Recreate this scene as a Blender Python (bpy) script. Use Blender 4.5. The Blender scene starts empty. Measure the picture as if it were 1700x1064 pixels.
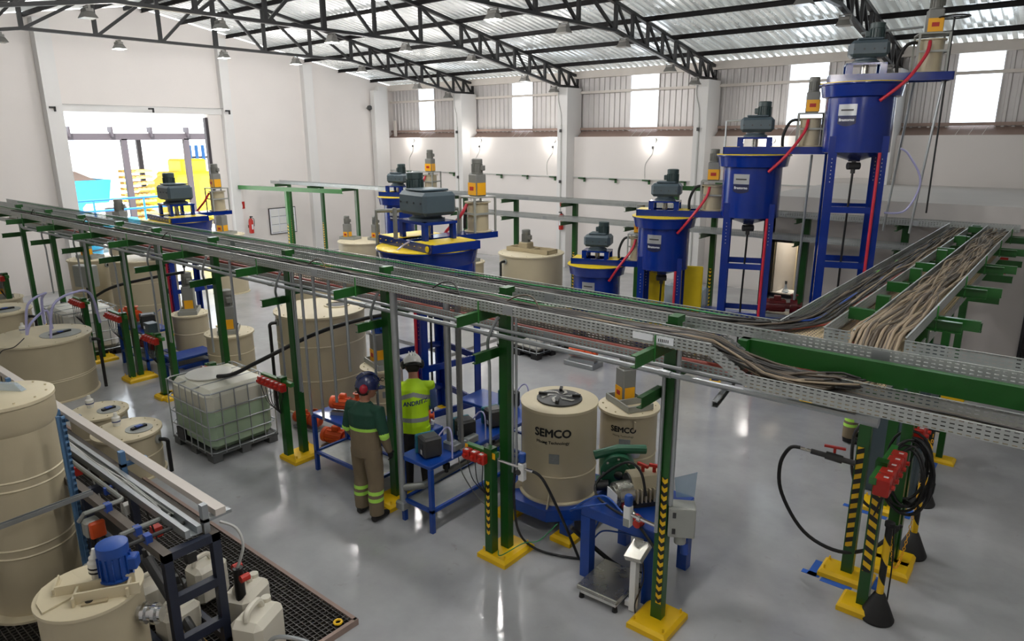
import bpy, bmesh, math, random
from mathutils import Vector, Matrix
R = math.radians
random.seed(7)
sc = bpy.context.scene
C = sc.collection

# ---------------------------------------------------------------- camera
cam_d = bpy.data.cameras.new('camera')
cam = bpy.data.objects.new('camera', cam_d); C.objects.link(cam); sc.camera = cam
cam_d.sensor_fit = 'HORIZONTAL'; cam_d.sensor_width = 36.0
cam_d.lens = 1153.0 / 1700.0 * 36.0
cam_d.clip_start = 0.05; cam_d.clip_end = 400
cam.matrix_world = (Matrix.Translation((0, 0, 4.5)) @ Matrix.Rotation(R(39.55), 4, 'Z')
                    @ Matrix.Rotation(R(90 - 14.79), 4, 'X') @ Matrix.Rotation(R(-0.27), 4, 'Z'))

# ---------------------------------------------------------------- world, sun, exposure
w = bpy.data.worlds.new('world'); sc.world = w; w.use_nodes = True
bg = w.node_tree.nodes['Background']
bg.inputs[0].default_value = (0.86, 0.93, 1.0, 1); bg.inputs[1].default_value = 5.0
sun_d = bpy.data.lights.new('sun', 'SUN'); sun_d.energy = 20.0; sun_d.angle = R(1.0); sun_d.color = (1, .95, .87)
sun = bpy.data.objects.new('sun', sun_d); C.objects.link(sun); sun.rotation_euler = (R(20), R(28), 0)
LAMP_W = 172.0          # each high-bay lamp under the trusses
vs = sc.view_settings
vs.view_transform = 'Standard'; vs.look = 'None'; vs.exposure = -0.2; vs.gamma = 1.0
vs.use_curve_mapping = False
cy = sc.cycles
cy.use_denoising = True; cy.max_bounces = 7; cy.diffuse_bounces = 4; cy.glossy_bounces = 3
cy.transparent_max_bounces = 24; cy.transmission_bounces = 4; cy.sample_clamp_indirect = 6.0
cy.caustics_reflective = False; cy.caustics_refractive = False

# ---------------------------------------------------------------- materials
def lin(c): return tuple(((v / 255) / 12.92 if v / 255 <= .04045 else ((v / 255 + .055) / 1.055) ** 2.4) for v in c) + (1,)
MATS = {}
def mat(name, rgb, rough=.5, metal=0.0, var=.12, scale=6.0, bump=0.0, bscale=40.0, coat=0.0, rvar=.1, emit=0.0, spec=.5):
    m = bpy.data.materials.new(name); m.use_nodes = True; MATS[name] = m
    n = m.node_tree.nodes; l = m.node_tree.links; b = n['Principled BSDF']
    col = lin(rgb)
    tc = n.new('ShaderNodeTexCoord'); nz = n.new('ShaderNodeTexNoise')
    nz.inputs['Scale'].default_value = scale; nz.inputs['Detail'].default_value = 4
    l.new(tc.outputs['Object'], nz.inputs['Vector'])
    mx = n.new('ShaderNodeMix'); mx.data_type = 'RGBA'
    mx.inputs[6].default_value = tuple(v * (1 - var) for v in col[:3]) + (1,)
    mx.inputs[7].default_value = tuple(min(1, v * (1 + var)) for v in col[:3]) + (1,)
    l.new(nz.outputs['Fac'], mx.inputs[0]); l.new(mx.outputs[2], b.inputs['Base Color'])
    mr = n.new('ShaderNodeMapRange'); mr.inputs[3].default_value = max(.02, rough - rvar); mr.inputs[4].default_value = min(1, rough + rvar)
    l.new(nz.outputs['Fac'], mr.inputs[0]); l.new(mr.outputs[0], b.inputs['Roughness'])
    b.inputs['Metallic'].default_value = metal
    b.inputs['Specular IOR Level'].default_value = spec
    b.inputs['Coat Weight'].default_value = coat; b.inputs['Coat Roughness'].default_value = .08
    if bump:
        nb = n.new('ShaderNodeTexNoise'); nb.inputs['Scale'].default_value = bscale; nb.inputs['Detail'].default_value = 3
        l.new(tc.outputs['Object'], nb.inputs['Vector'])
        bp = n.new('ShaderNodeBump'); bp.inputs['Strength'].default_value = bump; bp.inputs['Distance'].default_value = .02
        l.new(nb.outputs['Fac'], bp.inputs['Height']); l.new(bp.outputs[0], b.inputs['Normal'])
    if emit:
        b.inputs['Emission Color'].default_value = (1, .96, .9, 1); b.inputs['Emission Strength'].default_value = emit
    return m
mat('wall', (228, 222, 218), .8, var=.03, scale=1.2, bump=.06, bscale=25)
mat('wall_grey', (186, 180, 176), .8, var=.05, scale=1.2, bump=.06, bscale=25)
mat('concrete', (205, 200, 196), .85, var=.06, scale=2)
mat('column', (224, 222, 220), .7, var=.03, scale=2)
mat('brownsill', (150, 128, 118), .6, var=.1)
mat('cladding', (200, 196, 194), .45, .25, var=.06, scale=1.5)
mat('roof', (236, 237, 236), .24, .5, var=.16, scale=1.1, rvar=.14)
mat('girt', (208, 200, 192), .6, var=.05)
mat('black_steel', (13, 13, 16), .45, var=.2)
mat('dark_purlin', (14, 10, 12), .6, var=.2, spec=.25)
mat('green', (18, 76, 20), .38, var=.16, scale=9, coat=.2)
mat('green_light', (44, 112, 46), .38, var=.14, scale=9, coat=.2)
mat('blue', (2, 38, 122), .2, var=.14, scale=5, coat=.15)
mat('bench_blue', (12, 62, 148), .35, var=.16, scale=8, coat=.2)
mat('blue_trans', (20, 66, 190), .4, var=.1)
mat('yellow', (236, 190, 14), .45, var=.12, scale=7)
mat('lid_yellow', (236, 204, 18), .42, var=.08, scale=7)
mat('guard_yellow', (240, 172, 24), .45, var=.1)
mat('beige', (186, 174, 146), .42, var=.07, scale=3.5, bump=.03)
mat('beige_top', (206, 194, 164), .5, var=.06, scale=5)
mat('dusty', (170, 156, 126), .75, var=.14, scale=7)
mat('grey_plastic', (124, 124, 120), .5, var=.06)
mat('grey_box', (150, 152, 146), .45, var=.06)
mat('gearbox', (66, 80, 88), .42, var=.12, scale=7)
mat('motor_green', (46, 62, 62), .42, var=.1)
mat('motor_blue', (24, 70, 150), .4, var=.12)
mat('motor_grey', (112, 112, 106), .45, var=.1)
mat('galv', (168, 172, 174), .38, .75, var=.12, scale=14)
mat('steel', (176, 174, 166), .27, .9, var=.06, scale=10, rvar=.03)
mat('chrome', (200, 200, 200), .14, 1.0, var=.05)
mat('pipe_grey', (128, 130, 126), .4, .4, var=.1)
mat('black', (14, 14, 15), .5, var=.2)
mat('rubber', (20, 20, 21), .6, var=.2)
mat('cable', (44, 42, 40), .55, var=.2, scale=20)
mat('cable_tan', (142, 126, 104), .6, var=.16, scale=20)
mat('cable_brown', (84, 74, 62), .6, var=.2, scale=20)
mat('cable_green', (30, 120, 60), .5, var=.1)
mat('cable_lime', (104, 190, 40), .5, var=.1)
mat('cable_blue', (36, 70, 150), .5, var=.1)
mat('cable_white', (190, 190, 186), .5, var=.05)
mat('red', (176, 34, 22), .4, var=.12, scale=9)
mat('red_hose', (196, 44, 62), .4, var=.08)
mat('red_duct', (150, 62, 48), .5, var=.1)
mat('orange', (216, 84, 34), .42, var=.1)
mat('darkred', (110, 18, 22), .35, var=.1)
mat('pump_green', (36, 92, 66), .4, var=.14, scale=9)
mat('teal', (24, 96, 110), .4, var=.08)
mat('dark_grey', (52, 52, 52), .45, var=.1)
mat('navy', (30, 36, 54), .45, var=.14)
mat('grating_bar', (50, 46, 42), .5, var=.2)
mat('navy_rail', (92, 84, 76), .6, var=.14, scale=9)
mat('strut_blue', (82, 120, 160), .4, .3, var=.1)
mat('white_plastic', (226, 224, 216), .4, var=.05)
mat('jerry', (222, 216, 200), .4, var=.05)
mat('white', (232, 232, 230), .45, var=.03)
mat('paper', (230, 232, 236), .6, var=.02)
mat('hose_lilac', (168, 166, 206), .3, var=.05)
mat('skin', (176, 122, 96), .5, var=.06, scale=20)
mat('khaki', (120, 106, 84), .85, var=.1, scale=14, bump=.25, bscale=16)
mat('workgreen', (16, 62, 46), .8, var=.1, scale=14, bump=.2, bscale=16)
mat('hivis', (196, 240, 20), .6, var=.04, scale=10, bump=.2, bscale=14)
mat('hiviz_band', (176, 232, 90), .5, var=.04)
mat('reflect', (150, 154, 154), .4, .2, var=.05)
mat('shirt_blue', (94, 116, 170), .8, var=.06, bump=.2, bscale=16)
mat('trousers_dark', (30, 28, 30), .85, var=.1, bump=.2, bscale=16)
mat('boot', (22, 20, 20), .6, var=.2)
mat('hair', (24, 18, 15), .7, var=.2)
mat('helmet_blue', (14, 26, 74), .25, coat=.4, var=.1)
mat('helmet_white', (226, 226, 222), .3, var=.03)
mat('earmuff_red', (160, 22, 44), .35, var=.08)
mat('ink', (22, 22, 24), .6, var=0)
mat('navyplate', (14, 22, 62), .4, var=.05)
mat('silverplate', (172, 174, 176), .35, .5, var=.05)
mat('ink_white', (226, 228, 230), .5, var=0)
mat('ink_blue', (24, 48, 110), .5, var=0)
mat('ink_red', (180, 40, 26), .5, var=0)
mat('sticker_grey', (128, 132, 132), .45, var=.2, scale=40)
mat('tape_blue', (40, 96, 190), .6, var=.05)
mat('pallet_black', (20, 21, 22), .6, var=.15)
mat('pallet_grey', (92, 94, 94), .6, var=.1)
mat('outside_ground', (196, 190, 180), .9, var=.06, scale=.6)
mat('outside_yellow', (240, 214, 40), .5, var=.08, scale=2)
mat('outside_cyan', (40, 150, 190), .5, var=.1)
mat('outside_blue', (30, 110, 190), .5, var=.1)
mat('outside_roof', (196, 204, 206), .5, .2, var=.06)
mat('outside_frame', (58, 52, 58), .6, var=.1)
mat('outside_white', (228, 228, 226), .7, var=.04)
mat('wood', (214, 176, 96), .7, var=.12, scale=9)
mat('window_dark', (16, 15, 17), .3, var=.1)
mat('lampglass', (255, 250, 240), .3, var=0, emit=14.0)
mat('lampglass_off', (170, 168, 160), .2, var=0)
mat('walllamp', (255, 250, 240), .3, var=0, emit=40.0)
mat('lamp_body', (120, 118, 114), .4, .4, var=.1)

def nodes_of(name):
    m = bpy.data.materials.new(name); m.use_nodes = True; MATS[name] = m
    return m, m.node_tree.nodes, m.node_tree.links, m.node_tree.nodes['Principled BSDF']
def math_n(n, l, op, a, b=None, c=None):
    q = n.new('ShaderNodeMath'); q.operation = op
    for i, v in enumerate((a, b, c)):
        if v is None: continue
        if isinstance(v, (int, float)): q.inputs[i].default_value = v
        else: l.new(v, q.inputs[i])
    return q.outputs[0]

def slot_mat(name, u, v, rgb=(176, 180, 178), pu=.046, pv=.027, metal=.55, rough=.42):
    "galvanised sheet with rows of punched slots along axis u, rows stepped along axis v (object space)"
    m, n, l, b = nodes_of(name)
    tc = n.new('ShaderNodeTexCoord'); sp = n.new('ShaderNodeSeparateXYZ'); l.new(tc.outputs['Object'], sp.inputs[0])
    fu = math_n(n, l, 'FRACT', math_n(n, l, 'DIVIDE', sp.outputs[u], pu))
    fv = math_n(n, l, 'FRACT', math_n(n, l, 'DIVIDE', sp.outputs[v], pv))
    hu = math_n(n, l, 'LESS_THAN', math_n(n, l, 'ABSOLUTE', math_n(n, l, 'SUBTRACT', fu, .5)), .29)
    hv = math_n(n, l, 'LESS_THAN', math_n(n, l, 'ABSOLUTE', math_n(n, l, 'SUBTRACT', fv, .5)), .15)
    hole = math_n(n, l, 'MULTIPLY', hu, hv)
    nz = n.new('ShaderNodeTexNoise'); nz.inputs['Scale'].default_value = 9; l.new(tc.outputs['Object'], nz.inputs['Vector'])
    mx = n.new('ShaderNodeMix'); mx.data_type = 'RGBA'; c = lin(rgb)
    mx.inputs[6].default_value = tuple(x * .8 for x in c[:3]) + (1,); mx.inputs[7].default_value = tuple(min(1, x * 1.15) for x in c[:3]) + (1,)
    l.new(nz.outputs['Fac'], mx.inputs[0]); l.new(mx.outputs[2], b.inputs['Base Color'])
    b.inputs['Metallic'].default_value = metal; b.inputs['Roughness'].default_value = rough
    tr = n.new('ShaderNodeBsdfTransparent'); ms = n.new('ShaderNodeMixShader')
    l.new(hole, ms.inputs[0]); l.new(b.outputs[0], ms.inputs[1]); l.new(tr.outputs[0], ms.inputs[2])
    l.new(ms.outputs[0], n['Material Output'].inputs[0])
for nm, u, v in (('slot_xz', 0, 2), ('slot_xy', 0, 1), ('slot_yz', 1, 2), ('slot_yx', 1, 0)): slot_mat(nm, u, v)
slot_mat('slot_strut', 2, 0, (92, 130, 168), .06, .036, .2)
slot_mat('slot_strut_grey', 2, 0, (150, 152, 152), .05, .03, .6)
slot_mat('dust_xy', 0, 1, (150, 138, 112), metal=.1, rough=.8)
slot_mat('dust_yx', 1, 0, (186, 168, 134), metal=.1, rough=.8)

def stripe_mat(name, pitch, slope, chevron=False, axis=0):
    m, n, l, b = nodes_of(name)
    tc = n.new('ShaderNodeTexCoord'); sp = n.new('ShaderNodeSeparateXYZ'); l.new(tc.outputs['Object'], sp.inputs[0])
    x = sp.outputs[axis]
    if chevron: x = math_n(n, l, 'ABSOLUTE', x)
    s = math_n(n, l, 'ADD', sp.outputs[2], math_n(n, l, 'MULTIPLY', x, slope))
    f = math_n(n, l, 'LESS_THAN', math_n(n, l, 'FRACT', math_n(n, l, 'DIVIDE', s, pitch)), .5)
    mx = n.new('ShaderNodeMix'); mx.data_type = 'RGBA'
    mx.inputs[6].default_value = lin((232, 186, 20)); mx.inputs[7].default_value = lin((18, 18, 18))
    l.new(f, mx.inputs[0]); l.new(mx.outputs[2], b.inputs['Base Color']); b.inputs['Roughness'].default_value = .4
stripe_mat('hazard', .11, .55)
stripe_mat('chevron', .085, -.9, True)
stripe_mat('hazard_up', .11, -.55)
stripe_mat('spiral', .42, 1.6)

def floor_mat():
    m, n, l, b = nodes_of('floor')
    tc = n.new('ShaderNodeTexCoord')
    a = n.new('ShaderNodeTexNoise'); a.inputs['Scale'].default_value = .7; a.inputs['Detail'].default_value = 6; a.inputs['Roughness'].default_value = .6
    s = n.new('ShaderNodeTexNoise'); s.inputs['Scale'].default_value = 5.0; s.inputs['Detail'].default_value = 8; s.inputs['Distortion'].default_value = 1.4
    wv = n.new('ShaderNodeTexNoise'); wv.inputs['Scale'].default_value = 7.0; wv.inputs['Detail'].default_value = 3
    for q in (a, s, wv): l.new(tc.outputs['Object'], q.inputs['Vector'])
    r1 = n.new('ShaderNodeValToRGB'); r1.color_ramp.elements[0].color = lin((160, 161, 163)); r1.color_ramp.elements[1].color = lin((184, 185, 187))
    r1.color_ramp.elements[0].position = .35; r1.color_ramp.elements[1].position = .68; l.new(a.outputs['Fac'], r1.inputs[0])
    r2 = n.new('ShaderNodeValToRGB'); r2.color_ramp.elements[0].position = .66; r2.color_ramp.elements[1].position = .8
    r2.color_ramp.elements[0].color = (0, 0, 0, 1); r2.color_ramp.elements[1].color = (.35, .35, .35, 1); l.new(s.outputs['Fac'], r2.inputs[0])
    mx = n.new('ShaderNodeMix'); mx.data_type = 'RGBA'; mx.inputs[7].default_value = lin((128, 118, 100))
    l.new(r2.outputs[0], mx.inputs[0]); l.new(r1.outputs[0], mx.inputs[6]); l.new(mx.outputs[2], b.inputs['Base Color'])
    mr = n.new('ShaderNodeMapRange'); mr.inputs[3].default_value = .05; mr.inputs[4].default_value = .2; l.new(a.outputs['Fac'], mr.inputs[0]); l.new(mr.outputs[0], b.inputs['Roughness'])
    bp = n.new('ShaderNodeBump'); bp.inputs['Strength'].default_value = .16; bp.inputs['Distance'].default_value = .012
    l.new(wv.outputs['Fac'], bp.inputs['Height']); l.new(bp.outputs[0], b.inputs['Normal'])
    b.inputs['Specular IOR Level'].default_value = .6
floor_mat()
def roof_mat():  # slight streaky translucency mixed in to brighten the sheets and imitate light streaks
    m = MATS['roof']; n = m.node_tree.nodes; l = m.node_tree.links; b = n['Principled BSDF']
    tc = n.new('ShaderNodeTexCoord'); mp = n.new('ShaderNodeMapping'); mp.inputs['Scale'].default_value = (5.0, .3, 1); nz = n.new('ShaderNodeTexNoise')
    nz.inputs['Scale'].default_value = 1.0; nz.inputs['Detail'].default_value = 3; l.new(tc.outputs['Object'], mp.inputs[0]); l.new(mp.outputs[0], nz.inputs['Vector'])
    rp = n.new('ShaderNodeValToRGB'); rp.color_ramp.elements[0].position = .42; rp.color_ramp.elements[1].position = .72
    rp.color_ramp.elements[0].color = (.02, .02, .02, 1); rp.color_ramp.elements[1].color = (.05, .05, .05, 1); l.new(nz.outputs['Fac'], rp.inputs[0])
    ts = n.new('ShaderNodeBsdfTranslucent'); ts.inputs[0].default_value = (.9, .96, .93, 1); ms = n.new('ShaderNodeMixShader')
    l.new(rp.outputs[0], ms.inputs[0]); l.new(b.outputs[0], ms.inputs[1]); l.new(ts.outputs[0], ms.inputs[2]); l.new(ms.outputs[0], n['Material Output'].inputs[0])
roof_mat()
def pane_mat():
    m, n, l, b = nodes_of('pane')
    tr = n.new('ShaderNodeBsdfTransparent'); tr.inputs[0].default_value = (.96, .98, 1, 1)
    gl = n.new('ShaderNodeBsdfGlossy'); gl.inputs[1].default_value = .08
    ms = n.new('ShaderNodeMixShader'); ms.inputs[0].default_value = .06
    l.new(tr.outputs[0], ms.inputs[1]); l.new(gl.outputs[0], ms.inputs[2]); l.new(ms.outputs[0], n['Material Output'].inputs[0])
pane_mat()
def liquid_mat():
    m, n, l, b = nodes_of('ibc_plastic')
    tc = n.new('ShaderNodeTexCoord'); sp = n.new('ShaderNodeSeparateXYZ'); l.new(tc.outputs['Object'], sp.inputs[0])
    st = math_n(n, l, 'LESS_THAN', sp.outputs[2], .74)
    mx = n.new('ShaderNodeMix'); mx.data_type = 'RGBA'; mx.inputs[6].default_value = lin((214, 212, 196)); mx.inputs[7].default_value = lin((168, 190, 160))
    l.new(st, mx.inputs[0]); l.new(mx.outputs[2], b.inputs['Base Color']); b.inputs['Roughness'].default_value = .38
    b.inputs['Subsurface Weight'].default_value = 0
liquid_mat()
def sheer_mat():
    m, n, l, b = nodes_of('sheer')
    tr = n.new('ShaderNodeBsdfTransparent'); ms = n.new('ShaderNodeMixShader'); ms.inputs[0].default_value = .55
    b.inputs['Base Color'].default_value = lin((150, 180, 205)); b.inputs['Roughness'].default_value = .2
    l.new(tr.outputs[0], ms.inputs[2]); l.new(b.outputs[0], ms.inputs[1]); l.new(ms.outputs[0], n['Material Output'].inputs[0])
sheer_mat()

# ---------------------------------------------------------------- mesh helpers
class MB:
    def __init__(s): s.v = []; s.f = []
    def add(s, v, f, M=None):
        o = len(s.v)
        s.v += [tuple(M @ Vector(p)) if M is not None else tuple(p) for p in v]
        s.f += [tuple(i + o for i in q) for q in f]
        return s
    def bx(s, x0, x1, y0, y1, z0, z1, M=None):
        return s.add([(x0,y0,z0),(x1,y0,z0),(x1,y1,z0),(x0,y1,z0),(x0,y0,z1),(x1,y0,z1),(x1,y1,z1),(x0,y1,z1)],
                     [(3,2,1,0),(4,5,6,7),(0,1,5,4),(1,2,6,5),(2,3,7,6),(3,0,4,7)], M)
    def box(s, c, d, rz=0, M=None):
        T = Matrix.Translation(c) @ Matrix.Rotation(rz, 4, 'Z')
        if M is not None: T = M @ T
        return s.bx(-d[0]/2, d[0]/2, -d[1]/2, d[1]/2, -d[2]/2, d[2]/2, T)
    def cbox(s, c, d, ch=.02, rz=0):
        "box with chamfered edges"
        T = Matrix.Translation(c) @ Matrix.Rotation(rz, 4, 'Z')
        h = [q / 2 for q in d]; ch = min(ch, min(h) * .9)
        b = bmesh.new()
        for sx in (-1, 1):
            for sy in (-1, 1):
                for sz in (-1, 1):
                    for k in range(3):
                        q = [sx * (h[0] - ch), sy * (h[1] - ch), sz * (h[2] - ch)]; q[k] = (sx, sy, sz)[k] * h[k]
                        b.verts.new(T @ Vector(q))
        r = bmesh.ops.convex_hull(b, input=list(b.verts))
        b.verts.index_update()
        s.add([tuple(q.co) for q in b.verts], [tuple(q.index for q in f.verts) for f in b.faces]); b.free()
        return s
    def cyl(s, p0, p1, r0, r1=None, n=16, cap=True):
        r1 = r0 if r1 is None else r1
        p0 = Vector(p0); p1 = Vector(p1); d = (p1 - p0).normalized()
        a = Vector((0, 0, 1)) if abs(d.z) < .9 else Vector((1, 0, 0))
        u = d.cross(a).normalized(); w_ = d.cross(u)
        v = []
        for p, r in ((p0, r0), (p1, r1)):
            for i in range(n):
                t = 2 * math.pi * i / n; v.append(tuple(p + (u * math.cos(t) + w_ * math.sin(t)) * r))
        f = [(i, (i + 1) % n, n + (i + 1) % n, n + i) for i in range(n)]
        if cap: f += [tuple(range(n))[::-1], tuple(range(n, 2 * n))]
        return s.add(v, f)
    def tube(s, pts, r, n=8, cap=True):
        pts = [Vector(p) for p in pts]; v = []; f = []; u = None
        for i, p in enumerate(pts):
            t = (pts[min(i + 1, len(pts) - 1)] - pts[max(i - 1, 0)])
            t = t.normalized() if t.length > 1e-9 else Vector((0, 0, 1))
            if u is None:
                a = Vector((0, 0, 1)) if abs(t.z) < .9 else Vector((1, 0, 0)); u = t.cross(a).normalized()
            else:
                u = (u - t * u.dot(t)); u = u.normalized() if u.length > 1e-6 else t.orthogonal().normalized()
            w_ = t.cross(u); rr = r[i] if isinstance(r, (list, tuple)) else r
            for k in range(n):
                q = 2 * math.pi * k / n; v.append(tuple(p + (u * math.cos(q) + w_ * math.sin(q)) * rr))
        m = len(pts)
        for i in range(m - 1):
            for k in range(n):
                f.append((i * n + k, i * n + (k + 1) % n, (i + 1) * n + (k + 1) % n, (i + 1) * n + k))
        if cap: f += [tuple(range(n))[::-1], tuple(range((m - 1) * n, m * n))]
        return s.add(v, f)
    def lathe(s, prof, c=(0, 0, 0), n=32, sy=1.0):
        v = []; f = []
        for (r, z) in prof:
            for i in range(n):
                t = 2 * math.pi * i / n; v.append((c[0] + r * math.cos(t), c[1] + sy * r * math.sin(t), c[2] + z))
        for j in range(len(prof) - 1):
            for i in range(n):
                f.append((j * n + i, j * n + (i + 1) % n, (j + 1) * n + (i + 1) % n, (j + 1) * n + i))
        f += [tuple(range(n))[::-1], tuple(range((len(prof) - 1) * n, len(prof) * n))]
        return s.add(v, f)
    def prism(s, poly, p0, p1, u, w_):
        "polygon (a,b) in the frame u,w_ swept from p0 to p1"
        p0 = Vector(p0); p1 = Vector(p1); u = Vector(u); w_ = Vector(w_); n = len(poly)
        v = [tuple(p + u * a + w_ * b) for p in (p0, p1) for a, b in poly]
        f = [(i, (i + 1) % n, n + (i + 1) % n, n + i) for i in range(n)] + [tuple(range(n))[::-1], tuple(range(n, 2 * n))]
        return s.add(v, f)
    def chan(s, p0, p1, u, w_, h=.1, b=.05, t=.008):
        "C channel: web along w_, flanges along u"
        q = [(0, -h/2), (b, -h/2), (b, -h/2 + t), (t, -h/2 + t), (t, h/2 - t), (b, h/2 - t), (b, h/2), (0, h/2)]
        return s.prism(q, p0, p1, u, w_)
    def build(s, name, m, parent=None, smooth=35, loc=None, kind=None, label=None):
        me = bpy.data.meshes.new(name); me.from_pydata(s.v, [], s.f)
        b = bmesh.new(); b.from_mesh(me); bmesh.ops.recalc_face_normals(b, faces=list(b.faces)); b.to_mesh(me); b.free()
        if smooth:
            for p in me.polygons: p.use_smooth = True
            me.set_sharp_from_angle(angle=R(smooth))
        me.materials.append(MATS[m])
        o = bpy.data.objects.new(name, me); C.objects.link(o)
        if parent: o.parent = parent
        if loc: o.location = loc
        if kind: o['kind'] = kind
        if label: o['label'] = label
        return o

def tag(o, label, cat, group=None, kind=None):
    o['label'] = label; o['category'] = cat
    if group: o['group'] = group
    if kind: o['kind'] = kind
    return o
def thing(name, label, cat, loc=(0, 0, 0), rz=0, group=None):
    o = bpy.data.objects.new(name, None); C.objects.link(o); o.empty_display_size = .1
    o.location = loc; o.rotation_euler = (0, 0, rz)
    return tag(o, label, cat, group)
def struct(o):
    o['kind'] = 'structure'; return o
def sroot(name, label=None):
    o = bpy.data.objects.new(name, None); C.objects.link(o); o['kind'] = 'structure'
    if label: o['label'] = label
    return o
def copy_tree(o, parent=None):
    c = o.copy(); C.objects.link(c); c.parent = parent
    if parent is not None: c.matrix_parent_inverse = o.matrix_parent_inverse.copy()
    for ch in list(o.children): copy_tree(ch, c)
    return c
def share(src, name, parent, loc, rot=(0, 0, 0)):
    o = bpy.data.objects.new(name, src.data); C.objects.link(o); o.parent = parent; o.location = loc; o.rotation_euler = rot
    return o
def smoothp(pts, k=6):
    P = [Vector(p) for p in pts]; out = []
    for i in range(len(P) - 1):
        a = P[max(i - 1, 0)]; b = P[i]; c = P[i + 1]; d = P[min(i + 2, len(P) - 1)]
        for j in range(k):
            t = j / k
            out.append(.5 * ((2 * b) + (c - a) * t + (2 * a - 5 * b + 4 * c - d) * t * t + (3 * b - a - 3 * c + d) * t ** 3))
    out.append(P[-1]); return out
def hose(name, pts, r, m, label=None, cat='hose', parent=None, group=None, k=6, n=8):
    o = MB().tube(smoothp(pts, k), r, n).build(name, m, parent, smooth=60)
    if label: tag(o, label, cat, group)
    return o
def text_mesh(body, size, bold=.0):
    cu = bpy.data.curves.new('lettering', 'FONT'); cu.body = body; cu.size = size; cu.align_x = 'CENTER'; cu.align_y = 'CENTER'
    cu.resolution_u = 3
    o = bpy.data.objects.new('lettering', cu); C.objects.link(o)
    bpy.context.view_layer.update()
    me = bpy.data.meshes.new_from_object(o.evaluated_get(bpy.context.evaluated_depsgraph_get()))
    v = [tuple(p.co) for p in me.vertices]; f = [tuple(p.vertices) for p in me.polygons]
    bpy.data.objects.remove(o); bpy.data.curves.remove(cu); bpy.data.meshes.remove(me)
    if bold:                                     # heavier strokes
        V, F = [], []
        for dx, dy in ((-bold, 0), (bold, 0), (0, bold), (0, -bold)):
            F += [tuple(i + len(V) for i in q) for q in f]; V += [(x + dx, y + dy, z) for x, y, z in v]
        v, f = V, F
    return v, f
def text_on_cyl(name, body, size, r, ang, z, m, parent, bold=.0, off=.003, sx=1.0):
    "lettering wrapped round a vertical cylinder of radius r, centred at angle ang and height z"
    v, f = text_mesh(body, size, bold)
    mb = MB(); rr = r + off
    mb.add([(rr * math.cos(ang + x * sx / rr), rr * math.sin(ang + x * sx / rr), z + y) for x, y, _ in v], f)
    return mb.build(name, m, parent, smooth=0)
def text_flat(name, body, size, M, m, parent, bold=.0):
    v, f = text_mesh(body, size, bold)
    return MB().add(v, f, M).build(name, m, parent, smooth=0)
def plate_on_cyl(mb, r, ang, z0, z1, half, off=.004, n=6, round_bottom=0):
    v = []; f = []
    for i in range(n + 1):
        u = -1 + 2 * i / n; a = ang + u * half / r; zz = z0 + round_bottom * (u * u)
        v += [((r + off) * math.cos(a), (r + off) * math.sin(a), zz), ((r + off) * math.cos(a), (r + off) * math.sin(a), z1),
              ((r - .002) * math.cos(a), (r - .002) * math.sin(a), zz), ((r - .002) * math.cos(a), (r - .002) * math.sin(a), z1)]
    for i in range(n):
        a = 4 * i; f += [(a, a + 4, a + 5, a + 1), (a + 1, a + 5, a + 7, a + 3), (a, a + 2, a + 6, a + 4)]
    f += [(0, 1, 3, 2), (4 * n, 4 * n + 2, 4 * n + 3, 4 * n + 1)]
    return mb.add(v, f)

# ================================================================ the hall
XG, YB, RIDGE = -24.0, 20.5, 10.55          # gable wall, long back wall, ridge line
def roof_z(y): return 8.35 - .178 * abs(y - RIDGE)
# floor
struct(MB().bx(XG - .25, 6, -3, YB, -.2, 0).build('floor', 'floor', smooth=0))
# gable wall with its big door opening
mb = MB()
def wall_poly(y0, y1, z0):
    ys = [y0] + ([RIDGE] if y0 < RIDGE < y1 else []) + [y1]
    mb.prism([(y0, z0), (y1, z0)] + [(y, roof_z(y) + .14) for y in reversed(ys)], (XG - .25, 0, 0), (XG, 0, 0), (0, 1, 0), (0, 0, 1))
wall_poly(-3, 8.05, 0); wall_poly(8.05, 12.62, 5.32); wall_poly(12.62, 21.1, 0)
gw = struct(mb.build('wall_left', 'wall', smooth=0))
for y0, y1, d in ((2.3, 2.7, .3), (7.62, 8.04, .34), (13.1, 13.42, .22), (16.45, 16.85, .22), (20.05, 20.5, .25)):
    MB().bx(XG, XG + d, y0, y1, 0, roof_z((y0 + y1) / 2) - .05).build('pilaster', 'column', gw, 0)
MB().bx(XG - .02, XG + .06, 7.9, 13.1, 5.3, 5.5).build('lintel', 'column', gw, 0)
MB().tube([(XG + .2, 7.98, 0), (XG + .2, 7.98, 5.5), (XG + .2, 13.25, 5.5), (XG + .2, 13.25, 0)], .012, 6).build('door_conduit', 'pipe_grey', gw)
for y, z in ((7.8, 5.42), (10.6, 5.45), (13.2, 5.45)):
    MB().bx(XG + .34, XG + .4, y - .12, y + .04, z - .05, z).bx(XG + .34, XG + .4, y, y + .04, z - .14, z).build('conduit_bracket', 'black', gw, 0)
dr = sroot('door_1', 'open sliding door rail and dark leaf edge beside the yard')
MB().bx(XG - .2, XG - .05, 12.52, 12.8, 0, 5.2).build('leaf_edge', 'outside_frame', dr, 0)
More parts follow.
